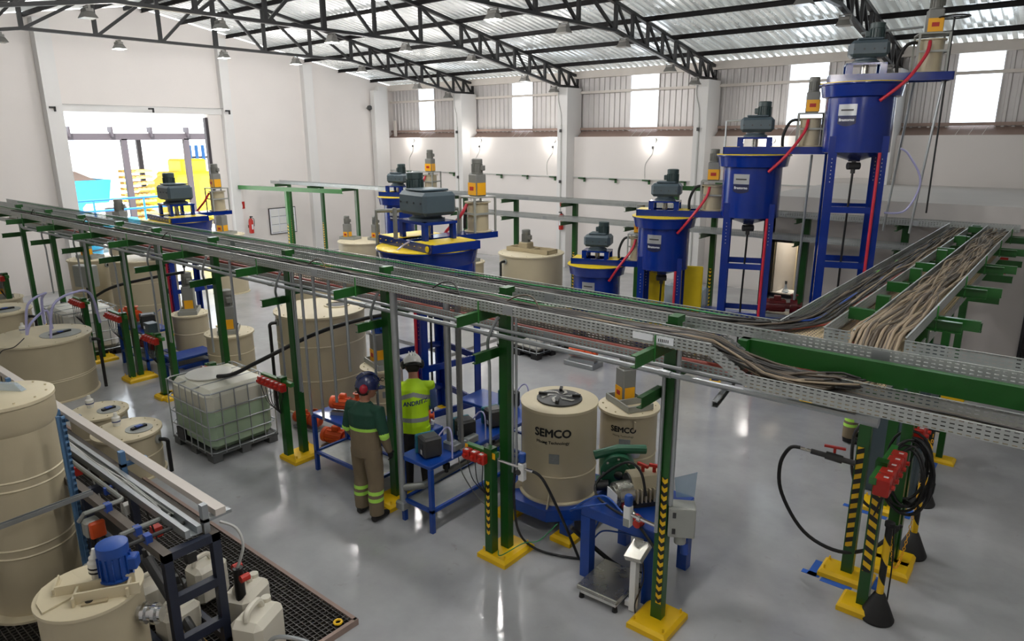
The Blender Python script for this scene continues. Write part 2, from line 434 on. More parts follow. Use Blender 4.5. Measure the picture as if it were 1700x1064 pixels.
# back wall: masonry, ledge, cladding
bw = struct(MB().bx(XG, 6, YB, YB + .2, 0, 4.5).build('wall_back', 'wall', smooth=0))
MB().add([(XG, YB + .2, 4.5), (6, YB + .2, 4.5), (6, YB + .52, 4.72), (XG, YB + .52, 4.72), (XG, YB + .2, 4.46), (6, YB + .2, 4.46), (6, YB + .52, 4.6), (XG, YB + .52, 4.6)],
         [(0, 1, 2, 3), (4, 7, 6, 5), (0, 4, 5, 1), (2, 6, 7, 3)]).build('ledge_flashing', 'brownsill', bw, 0)
MB().bx(XG, 6, YB + .36, YB + .44, 4.72, 4.8).build('lower_girt', 'brownsill', bw, 0)
MB().bx(XG, 6, YB + .34, YB + .42, 5.92, 6.0).build('upper_girt', 'girt', bw, 0)
MB().bx(XG, 6, YB + .30, YB + .44, 6.42, 6.5).build('eave_beam', 'girt', bw, 0)
WIN = [(-22.3, -21.4), (-17.25, -16.3), (-12.2, -11.2), (-7.1, -6.07), (-3.05, -2.1), (1.4, 2.4)]
def sheet_mesh(width, length, period=.22, depth=.035, layers=2):
    "one trapezoidal sheet: ribs step along x, sheet runs along y; a sheet metal thickness below"
    xs = [0]; zs = [0]; x = 0; k = round(width / period); p = width / k
    for i in range(k):
        for a, h in ((.52, 0), (.62, depth), (.9, depth), (1.0, 0)):
            xs.append(x + a * p); zs.append(h)
        x += p
    n = len(xs); m = MB()
    v = [(xs[i], y, zs[i] - t) for t in (0, .004)[:layers] for y in (0, length) for i in range(n)]
    f = [(i, i + 1, n + i + 1, n + i) for i in range(n - 1)] + ([(2*n + i + 1, 2*n + i, 3*n + i, 3*n + i + 1) for i in range(n - 1)] if layers == 2 else [])
    m.add(v, f); return m
cur = XG
edges = []
for a, b_ in WIN + [(6, 6)]:
    k = max(1, round((a - cur) / 1.0)); st = (a - cur) / k
    edges += [(cur + i * st, st) for i in range(k)]; cur = b_
cache = {}
for x0, st in edges:
    key = round(st, 3)
    if key not in cache:
        cache[key] = sheet_mesh(st, 2.05, period=.2, depth=.03).build('cladding_sheet', 'cladding', bw, 25)
        o = cache[key]
    else:
        o = bpy.data.objects.new('cladding_sheet', cache[key].data); C.objects.link(o); o.parent = bw
    o.location = (x0, YB + .5, 4.55); o.rotation_euler = (R(90), 0, 0)
for i, (a, b_) in enumerate(WIN):
    wr = sroot('window_%d' % (i + 1), 'tall translucent light panel in the cladding')
    MB().bx(a - .01, b_ + .01, YB + .5, YB + .506, 4.56, 6.6).build('pane', 'pane', wr, 0)
    MB().bx(a - .03, a, YB + .46, YB + .52, 4.56, 6.6).bx(b_, b_ + .03, YB + .46, YB + .52, 4.56, 6.6).build('frame', 'cladding', wr, 0)
    for q in range(3): MB().tube([(a + .2 + q * .28, YB + .21, 4.5), (a + .28 + q * .28, YB + .47, 4.72)], .008, 5).build('ledge_strut', 'girt', wr)
COLX = (-19.2, -14.3, -9.3, -4.3, .7)
for x in COLX:
    c = MB().bx(x - .2, x + .2, YB - .45, YB + .4, 0, 6.1).build('column', 'column', bw, 0)
    MB().bx(x - .05, x - .01, YB - .48, YB - .45, 0, 4.9).build('conduit', 'cable_white', c, 0)
    MB().tube(smoothp([(x - .03, YB - .47, 4.9), (x - .05, YB - .47, 5.3), (x - .16, YB - .47, 5.7), (x - .16, YB - .47, 6.1)], 4), .012, 6).build('conduit_bend', 'cable_white', c)
    for z in (3.0, 4.7): MB().box((x - .03, YB - .5, z), (.07, .05, .1)).build('junction', 'dark_grey', c, 0)
MB().bx(XG + .05, XG + .3, YB - .75, YB - .02, 0, 6.4).build('corner_pier', 'column', bw, 0)
MB().bx(XG + .35, XG + .45, YB + .2, YB + .3, 4.55, 5.2).build('loose_lath', 'girt', bw, 0)
# conduit line with little brackets along the back wall
MB().bx(XG + .2, -4.5, YB - .05, YB, 3.12, 3.16).build('wall_conduit', 'cable_white', bw, 0)
for i in range(13):
    x = -22.6 + i * 1.25
    MB().bx(x, x + .28, YB - .1, YB - .05, 3.1, 3.14).bx(x + .22, x + .28, YB - .1, YB - .05, 3.0, 3.14).build('conduit_bracket', 'green', bw, 0)
# the two walls behind the photographer
struct(MB().bx(XG, 6, -3.2, -3, 0, 6.2).build('wall_front', 'wall', smooth=0))
struct(MB().bx(6, 6.2, -3, 21, 0, 8.4).build('wall_right', 'wall_grey', smooth=0))
# office block with flat slab roof
ow = struct(MB().bx(-5.45, -5.2, 15.3, YB, 0, 2.95).bx(-5.45, -5.2, 15.3, 15.5, 0, 2.95).bx(-4.6, -.6, 15.3, 15.5, 0, 2.95).bx(.08, 6, 15.3, 15.5, 0, 2.95)
            .bx(-5.2, -4.6, 15.3, 15.5, 0, 1.12).bx(-5.2, -4.6, 15.3, 15.5, 2.3, 2.95).bx(-.6, .08, 15.3, 15.5, 2.1, 2.95).build('wall_office', 'wall_grey', smooth=0))
struct(MB().bx(-5.5, 6, 15.1, YB, 2.9, 3.27).build('ceiling_office', 'concrete', smooth=0))
MB().bx(-5.5, -4.0, 20.3, 20.5, 3.27, 3.4).build('slab_upstand', 'concrete', ow, 0)
ww = sroot('window_7', 'black framed office window with a warm lit room behind')
MB().bx(-5.24, -4.56, 15.25, 15.33, 1.06, 1.14).bx(-5.24, -4.56, 15.25, 15.33, 2.27, 2.36).bx(-5.24, -5.16, 15.25, 15.33, 1.1, 2.3).bx(-4.66, -4.56, 15.25, 15.33, 1.1, 2.3).build('frame', 'window_dark', ww, 0)
MB().bx(-5.2, -4.6, 15.34, 15.346, 1.1, 2.3).build('pane', 'pane', ww, 0)
MB().bx(-5.2, -4.0, 16.9, 16.95, 0, 2.9).build('room_wall', 'beige_top', ww, 0)
MB().bx(-5.19, -3.8, 15.6, 16.1, 1.02, 1.08).build('worktop', 'white', ww, 0)
ld = bpy.data.lights.new('office_lamp', 'AREA'); ld.energy = 40; ld.size = .8; ld.color = (1, .88, .7)
lo = bpy.data.objects.new('office_lamp', ld); C.objects.link(lo); lo.location = (-4.6, 16.2, 2.8); lo.parent = ww
mon = thing('monitor', 'dark flat monitor standing on the worktop behind the office window', 'monitor', (-4.62, 15.85, 1.08))
MB().cbox((0, 0, .42), (.05, .5, .6), .01).build('screen', 'dark_grey', mon); MB().bx(-.08, .08, -.12, .12, 0, .02).bx(-.02, .02, -.03, .03, .02, .2).build('stand', 'black', mon)
fl = thing('glass_flask', 'clear flask with dark stopper on the worktop behind the office window', 'flask', (-5.0, 15.75, 1.08))
MB().lathe([(.07, 0), (.08, .03), (.03, .12), (.02, .2)], n=16).build('body', 'sheer', fl); MB().lathe([(.024, .19), (.028, .26)], n=12).build('stopper', 'black', fl)
d2 = sroot('door_2', 'dark office doorway at the right edge'); d2.location.x = .18
MB().bx(-.74, -.14, 15.42, 15.46, 0, 2.06).build('leaf', 'window_dark', d2, 0)
MB().bx(-.78, -.74, 15.24, 15.5, 0, 2.1).bx(-.14, -.1, 15.24, 15.5, 0, 2.1).bx(-.78, -.1, 15.24, 15.5, 2.06, 2.1).build('frame', 'black_steel', d2, 0)
MB().cyl((-.66, 15.4, 1.0), (-.66, 15.34, 1.0), .02).build('handle', 'steel', d2)

# roof: sheets and purlins
ce = sroot('ceiling', 'corrugated metal roof on dark purlins')
sl = math.sqrt(1 + .178 ** 2); tilt = math.atan(.178)
north = sheet_mesh(1.0, 10.9 * sl, .2, .05, 1).build('roof_sheet', 'roof', ce, 25)
south = sheet_mesh(1.0, 13.9 * sl, .2, .05, 1).build('roof_sheet', 'roof', ce, 25)
for i in range(30):
    for src, rz, xo in ((north, 0, 0), (south, math.pi, 1.0)):
        if i == 0: o = src
        else: o = bpy.data.objects.new('roof_sheet', src.data); C.objects.link(o); o.parent = ce
        o.location = (XG + i + xo, RIDGE, 8.35 + .16); o.rotation_euler = (-tilt, 0, rz)
PUR = [.28, 1.5, 3.05, 4.6, 6.15, 7.7, 9.3]
for dy in PUR + [11.0, 12.6]:
    for s in (1, -1):
        if s == 1 and dy > 10: continue
        y = RIDGE + s * dy; z = roof_z(y) + .09
        MB().chan((XG, y, z), (6, y, z), (0, -s, 0), (0, 0, 1), .12, .05, .012).build('purlin', 'dark_purlin', ce, 0)
MB().bx(XG, 6, YB + .3, YB + .42, 6.5, 6.66).build('eave_purlin', 'girt', ce, 0)

MB().add([(XG, RIDGE - .3, 8.53), (6, RIDGE - .3, 8.53), (XG, RIDGE, 8.59), (6, RIDGE, 8.59), (XG, RIDGE + .3, 8.53), (6, RIDGE + .3, 8.53)], [(0, 1, 3, 2), (2, 3, 5, 4)]).build('ridge_cap', 'girt', ce, 0)
# roof trusses
DY = [0, 1.5, 3.05, 4.6, 5.38, 6.15, 6.95, 7.7, 8.5, 9.3, 9.85, 10.35]
def bot_z(dy): return 6.92 if dy <= 4.6 else (6.92 - .77 * (dy - 4.6) / 4.7 if dy < 9.3 else 6.15)
def make_truss(label):
    t = thing('roof_truss', label, 'truss', (0, 0, 0))
    e = .05
    for s in (1, -1):
        MB().prism([(-.05, -.04), (.05, -.04), (.05, .04), (-.05, .04)], (0, RIDGE, roof_z(RIDGE)), (0, RIDGE + s * 10.4, roof_z(RIDGE + 10.4)), (1, 0, 0), (0, 0, 1)).build('top_chord', 'black_steel', t, 0)
        pts = [(0, RIDGE, 6.92), (0, RIDGE + s * 4.6, 6.92), (0, RIDGE + s * 9.3, 6.15), (0, RIDGE + s * 10.4, 6.15)]
        for a, b_ in zip(pts, pts[1:]):
            MB().prism([(-.05, -.035), (.05, -.035), (.05, .035), (-.05, .035)], a, b_, (1, 0, 0), (0, 0, 1)).build('bottom_chord', 'black_steel', t, 0)
        for i, dy in enumerate(DY):
            if i == 0 and s == -1: continue
            y = RIDGE + s * dy; h = .06 if i == 0 else (.045 if dy < 5 else .04)
            MB().bx(-.035, .035, y - h, y + h, bot_z(dy), roof_z(y)).build('vertical', 'black_steel', t, 0)
            if dy > 9.3: MB().bx(-.04, .04, y - .03, y + .03, 6.1, 6.2).build('bearing_plate', 'black_steel', t, 0)
        for i in range(len(DY) - 1):
            a = (0, RIDGE + s * (DY[i] + .05), roof_z(RIDGE + DY[i]) - .03); b_ = (0, RIDGE + s * (DY[i + 1] - .06), bot_z(DY[i + 1]) + .02)
            q = .034 if DY[i] < 4.6 else .028
            MB().prism([(-.03, -q), (.03, -q), (.03, q), (-.03, q)], a, b_, (1, 0, 0), (0, .6 * s, .8)).build('diagonal', 'black_steel', t, 0)
    return t
TL = ['black steel roof truss nearest the gable wall with the yard door', 'second black steel roof truss from the gable wall',
      'third black steel roof truss from the gable wall', 'black steel roof truss right behind the highest blue reactor', 'black steel roof truss nearest the photographer']
tr0 = None
for x, lb in zip(COLX, TL):
    if tr0 is None: t = tr0 = make_truss(lb)
    else: t = copy_tree(tr0); t['label'] = lb
    t.location.x = x
# high-bay lamps under the trusses
lamp0 = None
def make_lamp():
    t = thing('floodlight', '', 'lamp', (0, 0, 0))
    MB().cbox((0, 0, -.06), (.3, .2, .1), .02).build('driver_box', 'lamp_body', t)
    MB().add([(-.14, -.1, -.1), (.14, -.1, -.1), (.14, .1, -.1), (-.14, .1, -.1), (-.2, -.17, -.24), (.2, -.17, -.24), (.2, .17, -.24), (-.2, .17, -.24)],
             [(0, 1, 5, 4), (1, 2, 6, 5), (2, 3, 7, 6), (3, 0, 4, 7), (0, 3, 2, 1)]).build('reflector', 'lamp_body', t, 0)
    MB().bx(-.19, .19, -.16, .16, -.245, -.235).build('lens', 'lampglass', t, 0)
    MB().bx(-.16, -.14, -.03, .03, -.05, .05).bx(.14, .16, -.03, .03, -.05, .05).bx(-.16, .16, -.03, .03, .03, .05).build('bracket', 'lamp_body', t, 0)
    return t
def make_lamp_copy(src):
    c = src.copy(); C.objects.link(c)
    for ch in list(src.children):
        if ch.type == 'LIGHT': continue
        q = ch.copy(); C.objects.link(q); q.parent = c
        if ch.name.startswith('lens'): q.data = lens_on
    return c
lens_on = None
light_d = bpy.data.lights.new('lamp_light', 'POINT'); light_d.energy = LAMP_W; light_d.shadow_soft_size = .16; light_d.color = (1, .98, .96)
ORD = ['first', 'second', 'third', 'fourth', 'fifth', 'sixth', 'seventh', 'eighth', 'ninth', 'tenth']
for ti, x in enumerate(COLX):
    for li, y in enumerate((19.55, 18.0, 15.55, 13.05, 10.5, 8.0, 5.5, 3.0)):
        if lamp0 is None: lamp0 = make_lamp(); t = lamp0; lens_on = [q for q in t.children if q.name.startswith('lens')][0].data
        else: t = make_lamp_copy(lamp0)
        dy = abs(y - RIDGE)
        t.scale = (.72,) * 3
        t.location = (x + (.0 if dy < 4.6 else .0), y + (.25 if abs(y - 10.5) < .1 else 0), bot_z(dy) - .09)
        t['label'] = ORD[li] + ' floodlight from the back wall, hung under the ' + ('truss by the gable wall', 'second truss', 'third truss', 'truss behind the highest reactor', 'truss nearest the photographer')[ti]
        t['group'] = 'floodlights under the roof trusses'
        if y in ((8.0, 10.5, 13.05, 15.55), (8.0, 10.5, 13.05, 15.55), (5.5, 8.0, 10.5), (3.0, 5.5, 8.0), (3.0, 5.5))[ti]:      # the lamps that are switched on
            lo = bpy.data.objects.new('lamp_light', light_d); C.objects.link(lo); lo.parent = t; lo.location = (0, 0, -.42)
        else:
            for ch in t.children:
                if ch.name.startswith('lens'): 
                    if 'lens_off' not in cache: cache['lens_off'] = ch.data.copy(); cache['lens_off'].materials[0] = MATS['lampglass_off']
                    ch.data = cache['lens_off']
# wall lamps
wl_d = bpy.data.lights.new('wall_lamp_light', 'POINT'); wl_d.energy = 14; wl_d.shadow_soft_size = .08; wl_d.color = (1, .96, .9)
for i, (x, nb) in enumerate(((-22.2, 'in the far corner'), (-18.45, 'beside the first column'), (-14.95, 'left of the second column'), (-11.0, 'in the middle bay'), (-7.25, 'behind the third blue reactor'))):
    t = thing('wall_lamp', 'small lit round lamp on the back wall ' + nb, 'lamp', (x, YB - .02, 4.38), 0, 'small lamps along the back wall')
    MB().cyl((0, 0, 0), (0, -.06, 0), .07, n=14).build('housing', 'white', t)
    MB().lathe([(.02, -.07), (.075, -.03), (.085, .02), (.06, .06), (.02, .08)], (0, -.13, 0), 16).build('globe', 'walllamp', t)
    MB().tube(smoothp([(-.05, .01, -.08), (-.06, .01, -.4), (-.3, .01, -.75), (-.3, .01, -1.2)], 5), .01, 5).build('conduit', 'cable_white', t)
    MB().box((-.05, -.01, -.22), (.06, .05, .08)).build('junction_box', 'dark_grey', t, 0)
    lo = bpy.data.objects.new('wall_lamp_light', wl_d); C.objects.link(lo); lo.parent = t; lo.location = (0, -.3, 0)
# things on the gable wall
def extinguisher(loc, rz, label):
    t = thing('fire_extinguisher', label, 'extinguisher', loc, rz)
    MB().lathe([(.07, 0), (.085, .02), (.085, .46), (.06, .52), (.03, .55)], n=20).build('cylinder', 'red', t)
    MB().bx(-.03, .03, -.09, -.084, .15, .33).build('paper_label', 'paper', t, 0)
    MB().cyl((0, 0, .54), (0, 0, .6), .025, n=10).bx(-.02, .02, -.13, .02, .6, .63).build('valve', 'black', t)
    MB().tube(smoothp([(.03, 0, .57), (.12, -.02, .5), (.1, -.03, .25)], 5), .012, 6).build('hose', 'black', t)
    MB().bx(-.06, .06, .085, .12, .2, .3).build('wall_bracket', 'black', t, 0)
    return t
extinguisher((XG + .36, 13.62, 1.12), R(90), 'red fire extinguisher hanging on the white gable wall')
extinguisher((-14.2, YB - .58, 1.35), 0, 'red fire extinguisher on the column behind the far beige tank')
def fire_sign(loc, rz, s, label):
    t = thing('extinguisher_sign', label, 'sign', loc, rz)
    MB().bx(-s, s, -.012, 0, -s, s).build('panel', 'red', t, 0)
    MB().bx(-s * .3, s * .3, -.016, -.01, -s * .65, s * .25).bx(-s * .12, s * .12, -.016, -.01, s * .25, s * .55).bx(-s * .4, s * .1, -.016, -.01, s * .5, s * .62).build('symbol', 'ink_white', t, 0)
fire_sign((XG + .02, 13.5, 2.13), R(90), .13, 'small red extinguisher sign on the gable wall above the extinguisher')
fire_sign((-1.13, 15.29, 2.2), 0, .15, 'red extinguisher sign on the office wall right of the cable trays')
fire_sign((-14.2, YB - .47, 2.28), 0, .13, 'small red extinguisher sign on the second column')
nb = thing('notice_board', 'framed notice board with nine white sheets on the gable wall', 'notice board', (XG + .02, 15.15, 1.43), R(90))
MB().bx(-.58, .58, -.03, 0, -.5, .5).build('frame', 'dark_grey', nb, 0)
MB().bx(-.55, .55, -.036, -.028, -.47, .47).build('backing', 'paper', nb, 0)
for i in range(3):
    for j in range(3):
        MB().bx(-.5 + i * .345, -.5 + i * .345 + .31, -.042, -.035, -.42 + j * .3, -.42 + j * .3 + .26).build('sheet', 'white', nb, 0)
        MB().bx(-.5 + i * .345, -.5 + i * .345 + .31, -.046, -.041, -.425 + j * .3, -.415 + j * .3).build('sheet_edge', 'ink', nb, 0)
t = thing('security_camera', 'small grey camera on a bracket high on the gable wall', 'camera', (XG + .02, 19.55, 5.7), R(90))
MB().cyl((0, 0, 0), (0, -.14, 0), .025, n=8).build('arm', 'grey_box', t); MB().lathe([(.03, -.1), (.1, -.05), (.1, .06), (.05, .1)], (0, -.2, 0), 16).build('dome', 'dark_grey', t)

# ================================================================ the yard outside the door
struct(MB().bx(-80, XG - .25, -40, 60, -.25, -.05).build('floor_yard', 'outside_ground', smooth=0))
cn = thing('yard_canopy', 'open steel canopy with pale sheet roof in the yard', 'canopy', (0, 0, 0))
MB().add([(-36, 4, 4.75), (-36, 30, 4.75), (-50, 30, 6.4), (-50, 4, 6.4), (-36, 4, 4.8), (-36, 30, 4.8), (-50, 30, 6.45), (-50, 4, 6.45)], [(0, 1, 2, 3), (4, 5, 6, 7), (0, 1, 5, 4), (1, 2, 6, 5), (2, 3, 7, 6), (3, 0, 4, 7)]).build('roof', 'outside_roof', cn, 0)
MB().bx(-36.1, -35.9, 4, 30, 4.45, 4.75).build('eave_beam', 'outside_frame', cn, 0)
for y in (11.2, 14.6, 17.6): MB().bx(-36.1, -35.9, y - .13, y + .13, -.05, 4.5).build('post', 'outside_frame', cn, 0)
for y in (13.0, 19.5): MB().bx(-46.1, -45.9, y - .13, y + .13, -.05, 5.9).build('post', 'outside_frame', cn, 0)
for i in range(14): MB().bx(-36.15, -35.7, 5 + i * 1.8, 5.08 + i * 1.8, 4.6, 5.05).build('rafter_end', 'outside_frame', cn, 0)
struct(MB().bx(-60, -59.6, -20, 60, 0, 3.6).build('wall_yard', 'outside_white', smooth=0))
ym = thing('yellow_machine', 'big yellow hopper machine under the yard canopy', 'machine', (-38, 18.3, 0))
MB().cbox((0, 0, 1.5), (2.2, 2.1, 2.6), .12).build('body', 'outside_yellow', ym); MB().cbox((0, .2, 3.0), (1.6, 1.4, .9), .1).build('hopper', 'outside_yellow', ym)
MB().add([(.6, -1.1, 1.6), (.6, -1.1, 2.6), (.6, -2.7, 1.5), (.6, -2.7, .7), (-.6, -1.1, 1.6), (-.6, -1.1, 2.6), (-.6, -2.7, 1.5), (-.6, -2.7, .7)], [(0, 1, 2, 3), (4, 7, 6, 5), (0, 4, 5, 1), (1, 5, 6, 2), (2, 6, 7, 3), (3, 7, 4, 0)]).build('chute', 'outside_yellow', ym, 0)
for sx in (-1, 1):
    for sy in (-1, 1): MB().bx(sx * .9 - .1, sx * .9 + .1, sy * 1.0 - .1, sy * 1.0 + .1, -.05, .3).build('leg', 'outside_frame', ym, 0)
sk = thing('skip_container', 'cyan waste skip standing in the yard', 'skip', (-38, 12.0, 0))
MB().add([(-1, -1.7, .3), (1, -1.7, .3), (1, 1.7, .3), (-1, 1.7, .3), (-1.2, -2.1, 2.6), (1.2, -2.1, 2.6), (1.2, 2.1, 2.6), (-1.2, 2.1, 2.6), (-1.1, -2.0, 2.6), (1.1, -2.0, 2.6), (1.1, 2.0, 2.6), (-1.1, 2.0, 2.6), (-.9, -1.6, .5), (.9, -1.6, .5), (.9, 1.6, .5), (-.9, 1.6, .5)],
         [(3, 2, 1, 0), (0, 1, 5, 4), (1, 2, 6, 5), (2, 3, 7, 6), (3, 0, 4, 7), (4, 5, 9, 8), (5, 6, 10, 9), (6, 7, 11, 10), (7, 4, 8, 11), (8, 9, 13, 12), (9, 10, 14, 13), (10, 11, 15, 14), (11, 8, 12, 15), (12, 13, 14, 15)]).build('tub', 'outside_cyan', sk, 0)
for y in (-1.3, 1.3): MB().bx(-1, 1, y - .12, y + .12, -.05, .3).build('skid', 'outside_frame', sk, 0)
MB().add([(-1, -1.9, 2.6), (1, -1.9, 2.6), (1, 1.5, 2.6), (-1, 1.5, 2.6), (-.5, -1.0, 3.1), (.5, -1.0, 3.1), (.3, .9, 3.0), (-.3, .9, 3.0)], [(4, 5, 6, 7), (0, 1, 5, 4), (1, 2, 6, 5), (2, 3, 7, 6), (3, 0, 4, 7)]).build('scrap_load', 'brownsill', sk, 0)
pal0 = None
for k in range(11):
    if pal0 is None:
        t = pal0 = thing('wooden_pallet', 'pale wooden pallet in the stack in the yard', 'pallet', group='stack of wooden pallets in the yard')
        for i in range(6): MB().bx(-.55, .55, -.6 + i * .215, -.6 + i * .215 + .12, .12, .15).build('deck_board', 'wood', t, 0)
        for x in (-.5, 0, .5): MB().bx(x - .05, x + .05, -.6, .6, .02, .12).build('stringer', 'wood', t, 0)
    else: t = copy_tree(pal0)
    t.location = (-36.9, 15.3 + .02 * (k % 3), -.03 + k * .29)
    t['label'] = 'pale wooden pallet in the stack in the yard' if k < 10 else 'topmost pale wooden pallet of the stack in the yard'
fe = thing('slat_fence', 'blue slatted fence at the far side of the yard', 'fence', (-44, 0, 0))
for i in range(16): MB().bx(-.03, .03, 21.6 + i * .42, 21.6 + i * .42 + .2, 0, 4.1).build('slat', 'outside_blue', fe, 0)
MB().bx(-.09, -.03, 21.4, 28.6, .6, .72).bx(-.09, -.03, 21.4, 28.6, 3.3, 3.42).build('rail', 'outside_frame', fe, 0)
for i in range(5): MB().bx(-.12, -.02, 21.4 + i * 1.75, 21.5 + i * 1.75, -.05, 3.9).build('post', 'outside_frame', fe, 0)
rl = thing('handrail', 'blue tubular handrail just outside the yard door', 'railing', (-28.5, 0, 0))
for z in (1.9, 2.3): MB().tube([(0, 8.2, z), (0, 12.9, z)], .04, 8).build('rail', 'outside_blue', rl)
for y in (8.4, 10.2, 12.0): MB().tube([(0, y, -.05), (0, y, 2.3)], .04, 8).build('post', 'outside_blue', rl)
tk = thing('small_truck', 'small pale blue truck parked beyond the yard door', 'truck', (-31.5, 11.4, 0), R(8))
MB().cbox((0, 0, .95), (1.6, 2.6, .7), .1).build('body', 'outside_cyan', tk); MB().cbox((0, .35, 1.55), (1.4, 1.3, .7), .15).build('cab', 'outside_white', tk)
MB().bx(.69, .72, -.1, .8, 1.4, 1.8).build('window', 'dark_grey', tk, 0); MB().bx(.79, .82, -1.2, 1.2, .8, 1.0).build('stripe', 'outside_white', tk, 0)
for sx in (-1, 1):
    for y in (-.85, .85): MB().cyl((sx * .62, y, .3), (sx * .84, y, .3), .35, n=18).build('wheel', 'rubber', tk)
tb = thing('steel_tub', 'blue steel tub beside the yard handrail', 'tub', (-27.2, 9.2, 0))
MB().lathe([(.5, -.05), (.62, 1.0), (.64, 1.02), (.58, 1.02), (.46, .05)], n=24).build('shell', 'outside_cyan', tb); MB().lathe([(.62, .7), (.65, .72), (.62, .74)], n=24).build('band', 'outside_frame', tb)

# ================================================================ cable racks
def xtray(label, x0, x1, y0, y1, z0, h=.1, gaps=(), dusty=False, seg=3.0, z1f=None):
    "slotted cable tray running along x: two side rails and a bottom, in bolted lengths"
    t = thing('cable_tray', label, 'cable tray', (0, 0, 0))
    x = x0
    while x < x1 - .05:
        e = min(x + seg, x1)
        MB().bx(x + .002, e - .002, y0 - .002, y0, z0, z0 + h).bx(x, e, y0, y0 + .012, z0 + h - .003, z0 + h).build('front_rail', 'slot_xz', t, 0)
        segs = [(x, e)]
        for g0, g1 in gaps:
            n2 = []
            for a, b_ in segs:
                if g1 <= a or g0 >= b_: n2.append((a, b_)); continue
                if a < g0: n2.append((a, g0))
                if g1 < b_: n2.append((g1, b_))
            segs = n2
        for a, b_ in segs:
            MB().bx(a + .002, b_ - .002, y1, y1 + .002, z0, z0 + h).bx(a, b_, y1 - .012, y1, z0 + h - .003, z0 + h).build('rear_rail', 'slot_xz', t, 0)
        MB().bx(x, e, y0, y1, z0, z0 + .002).build('tray_bottom', 'dust_xy' if dusty else 'slot_xy', t, 0)
        if e < x1 - .05: MB().bx(e - .06, e + .06, y0 - .005, y0 - .002, z0 + .01, z0 + h - .012).build('joint_plate', 'galv', t, 0)
        x = e
    return t
def ytray(label, x0, x1, y0, y1, z0, h=.1, seg=3.0):
    t = thing('cable_tray', label, 'cable tray', (0, 0, 0)); y = y0
    while y < y1 - .05:
        e = min(y + seg, y1)
        MB().bx(x0 - .002, x0, y, e, z0, z0 + h).bx(x0, x0 + .012, y, e, z0 + h - .003, z0 + h).build('left_rail', 'slot_yz', t, 0)
        MB().bx(x1, x1 + .002, y, e, z0, z0 + h).bx(x1 - .012, x1, y, e, z0 + h - .003, z0 + h).build('right_rail', 'slot_yz', t, 0)
        MB().bx(x0, x1, y, e, z0, z0 + .002).build('tray_bottom', 'dust_yx', t, 0)
        y = e
    return t
XK, XL = -2.02, -1.74        # where the front tray drops
xtray('front upper cable tray on the green rack, nearest the workers', -22, XK, 4.78, 5.09, 2.9, dusty=True)
xtray('rear upper cable tray on the green rack, running on past the tray crossing', -22, 1.8, 5.43, 5.79, 2.9, gaps=((-1.86, -1.5), (-1.3, -.92)))
xtray('lower cable tray carrying a red duct below the long rack', -22, -1.3, 5.42, 5.78, 2.5, dusty=True)
t = xtray('dropped tray section below the green beam at the right edge', XL, 1.8, 4.75, 5.09, 2.73, dusty=True)
MB().prism([(XK, 2.9), (XL, 2.73), (XL, 2.83), (XK, 3.0)], (0, 4.773, 0), (0, 4.775, 0), (1, 0, 0), (0, 0, 1)).build('sloped_rail', 'slot_xz', t, 0)
MB().prism([(XK, 2.9), (XL, 2.73), (XL, 2.83), (XK, 3.0)], (0, 5.09, 0), (0, 5.092, 0), (1, 0, 0), (0, 0, 1)).build('sloped_rail', 'slot_xz', t, 0)
MB().add([(XK, 4.775, 2.9), (XL, 4.775, 2.73), (XL, 5.09, 2.73), (XK, 5.09, 2.9)], [(0, 1, 2, 3)]).build('sloped_bottom', 'slot_xy', t, 0)
MB().bx(-2.68, -2.5, 4.772, 4.776, 2.93, 2.985).bx(-2.48, -2.32, 4.772, 4.776, 2.925, 2.985).build('paper_tag', 'paper', t, 0)
MB().add([(x, 4.7715, z) for x, z in [(-2.45 + i * .016 + d, zz) for i in range(6) for d, zz in ((0, 2.94), (.008, 2.94), (.008, 2.965), (0, 2.965))]], [(4*i, 4*i+1, 4*i+2, 4*i+3) for i in range(6)]).build('barcode', 'ink', t, 0)
ytray('left of the two cable trays running toward the office, half filled', -1.86, -1.5, 5.79, 14.4, 2.9)
ytray('right of the two cable trays running toward the office, full of brownish cables', -1.3, -.92, 5.86, 14.4, 2.9)
ytray('lower tray with red duct hidden under the two trays toward the office', -1.84, -1.02, 5.9, 14.3, 2.5)
xtray('upper cable tray of the far rack in front of the back wall', -23.4, -.85, 14.42, 14.78, 2.9)
xtray('lower cable tray of the far rack in front of the back wall', -13.8, -2.4, 14.42, 14.78, 2.44)
# green beam beside the crossing
gb = thing('steel_beam', 'thick green steel beam crossing above the fanned out cables', 'beam', (0, 0, 0))
MB().chan((-1.97, 5.24, 2.875), (1.8, 5.24, 2.875), (0, 1, 0), (0, 0, 1), .15, .06, .01).build('channel', 'green', gb, 0)
MB().bx(-1.97, -1.9, 5.18, 5.3, 2.8, 2.95).build('end_plate', 'green', gb, 0)

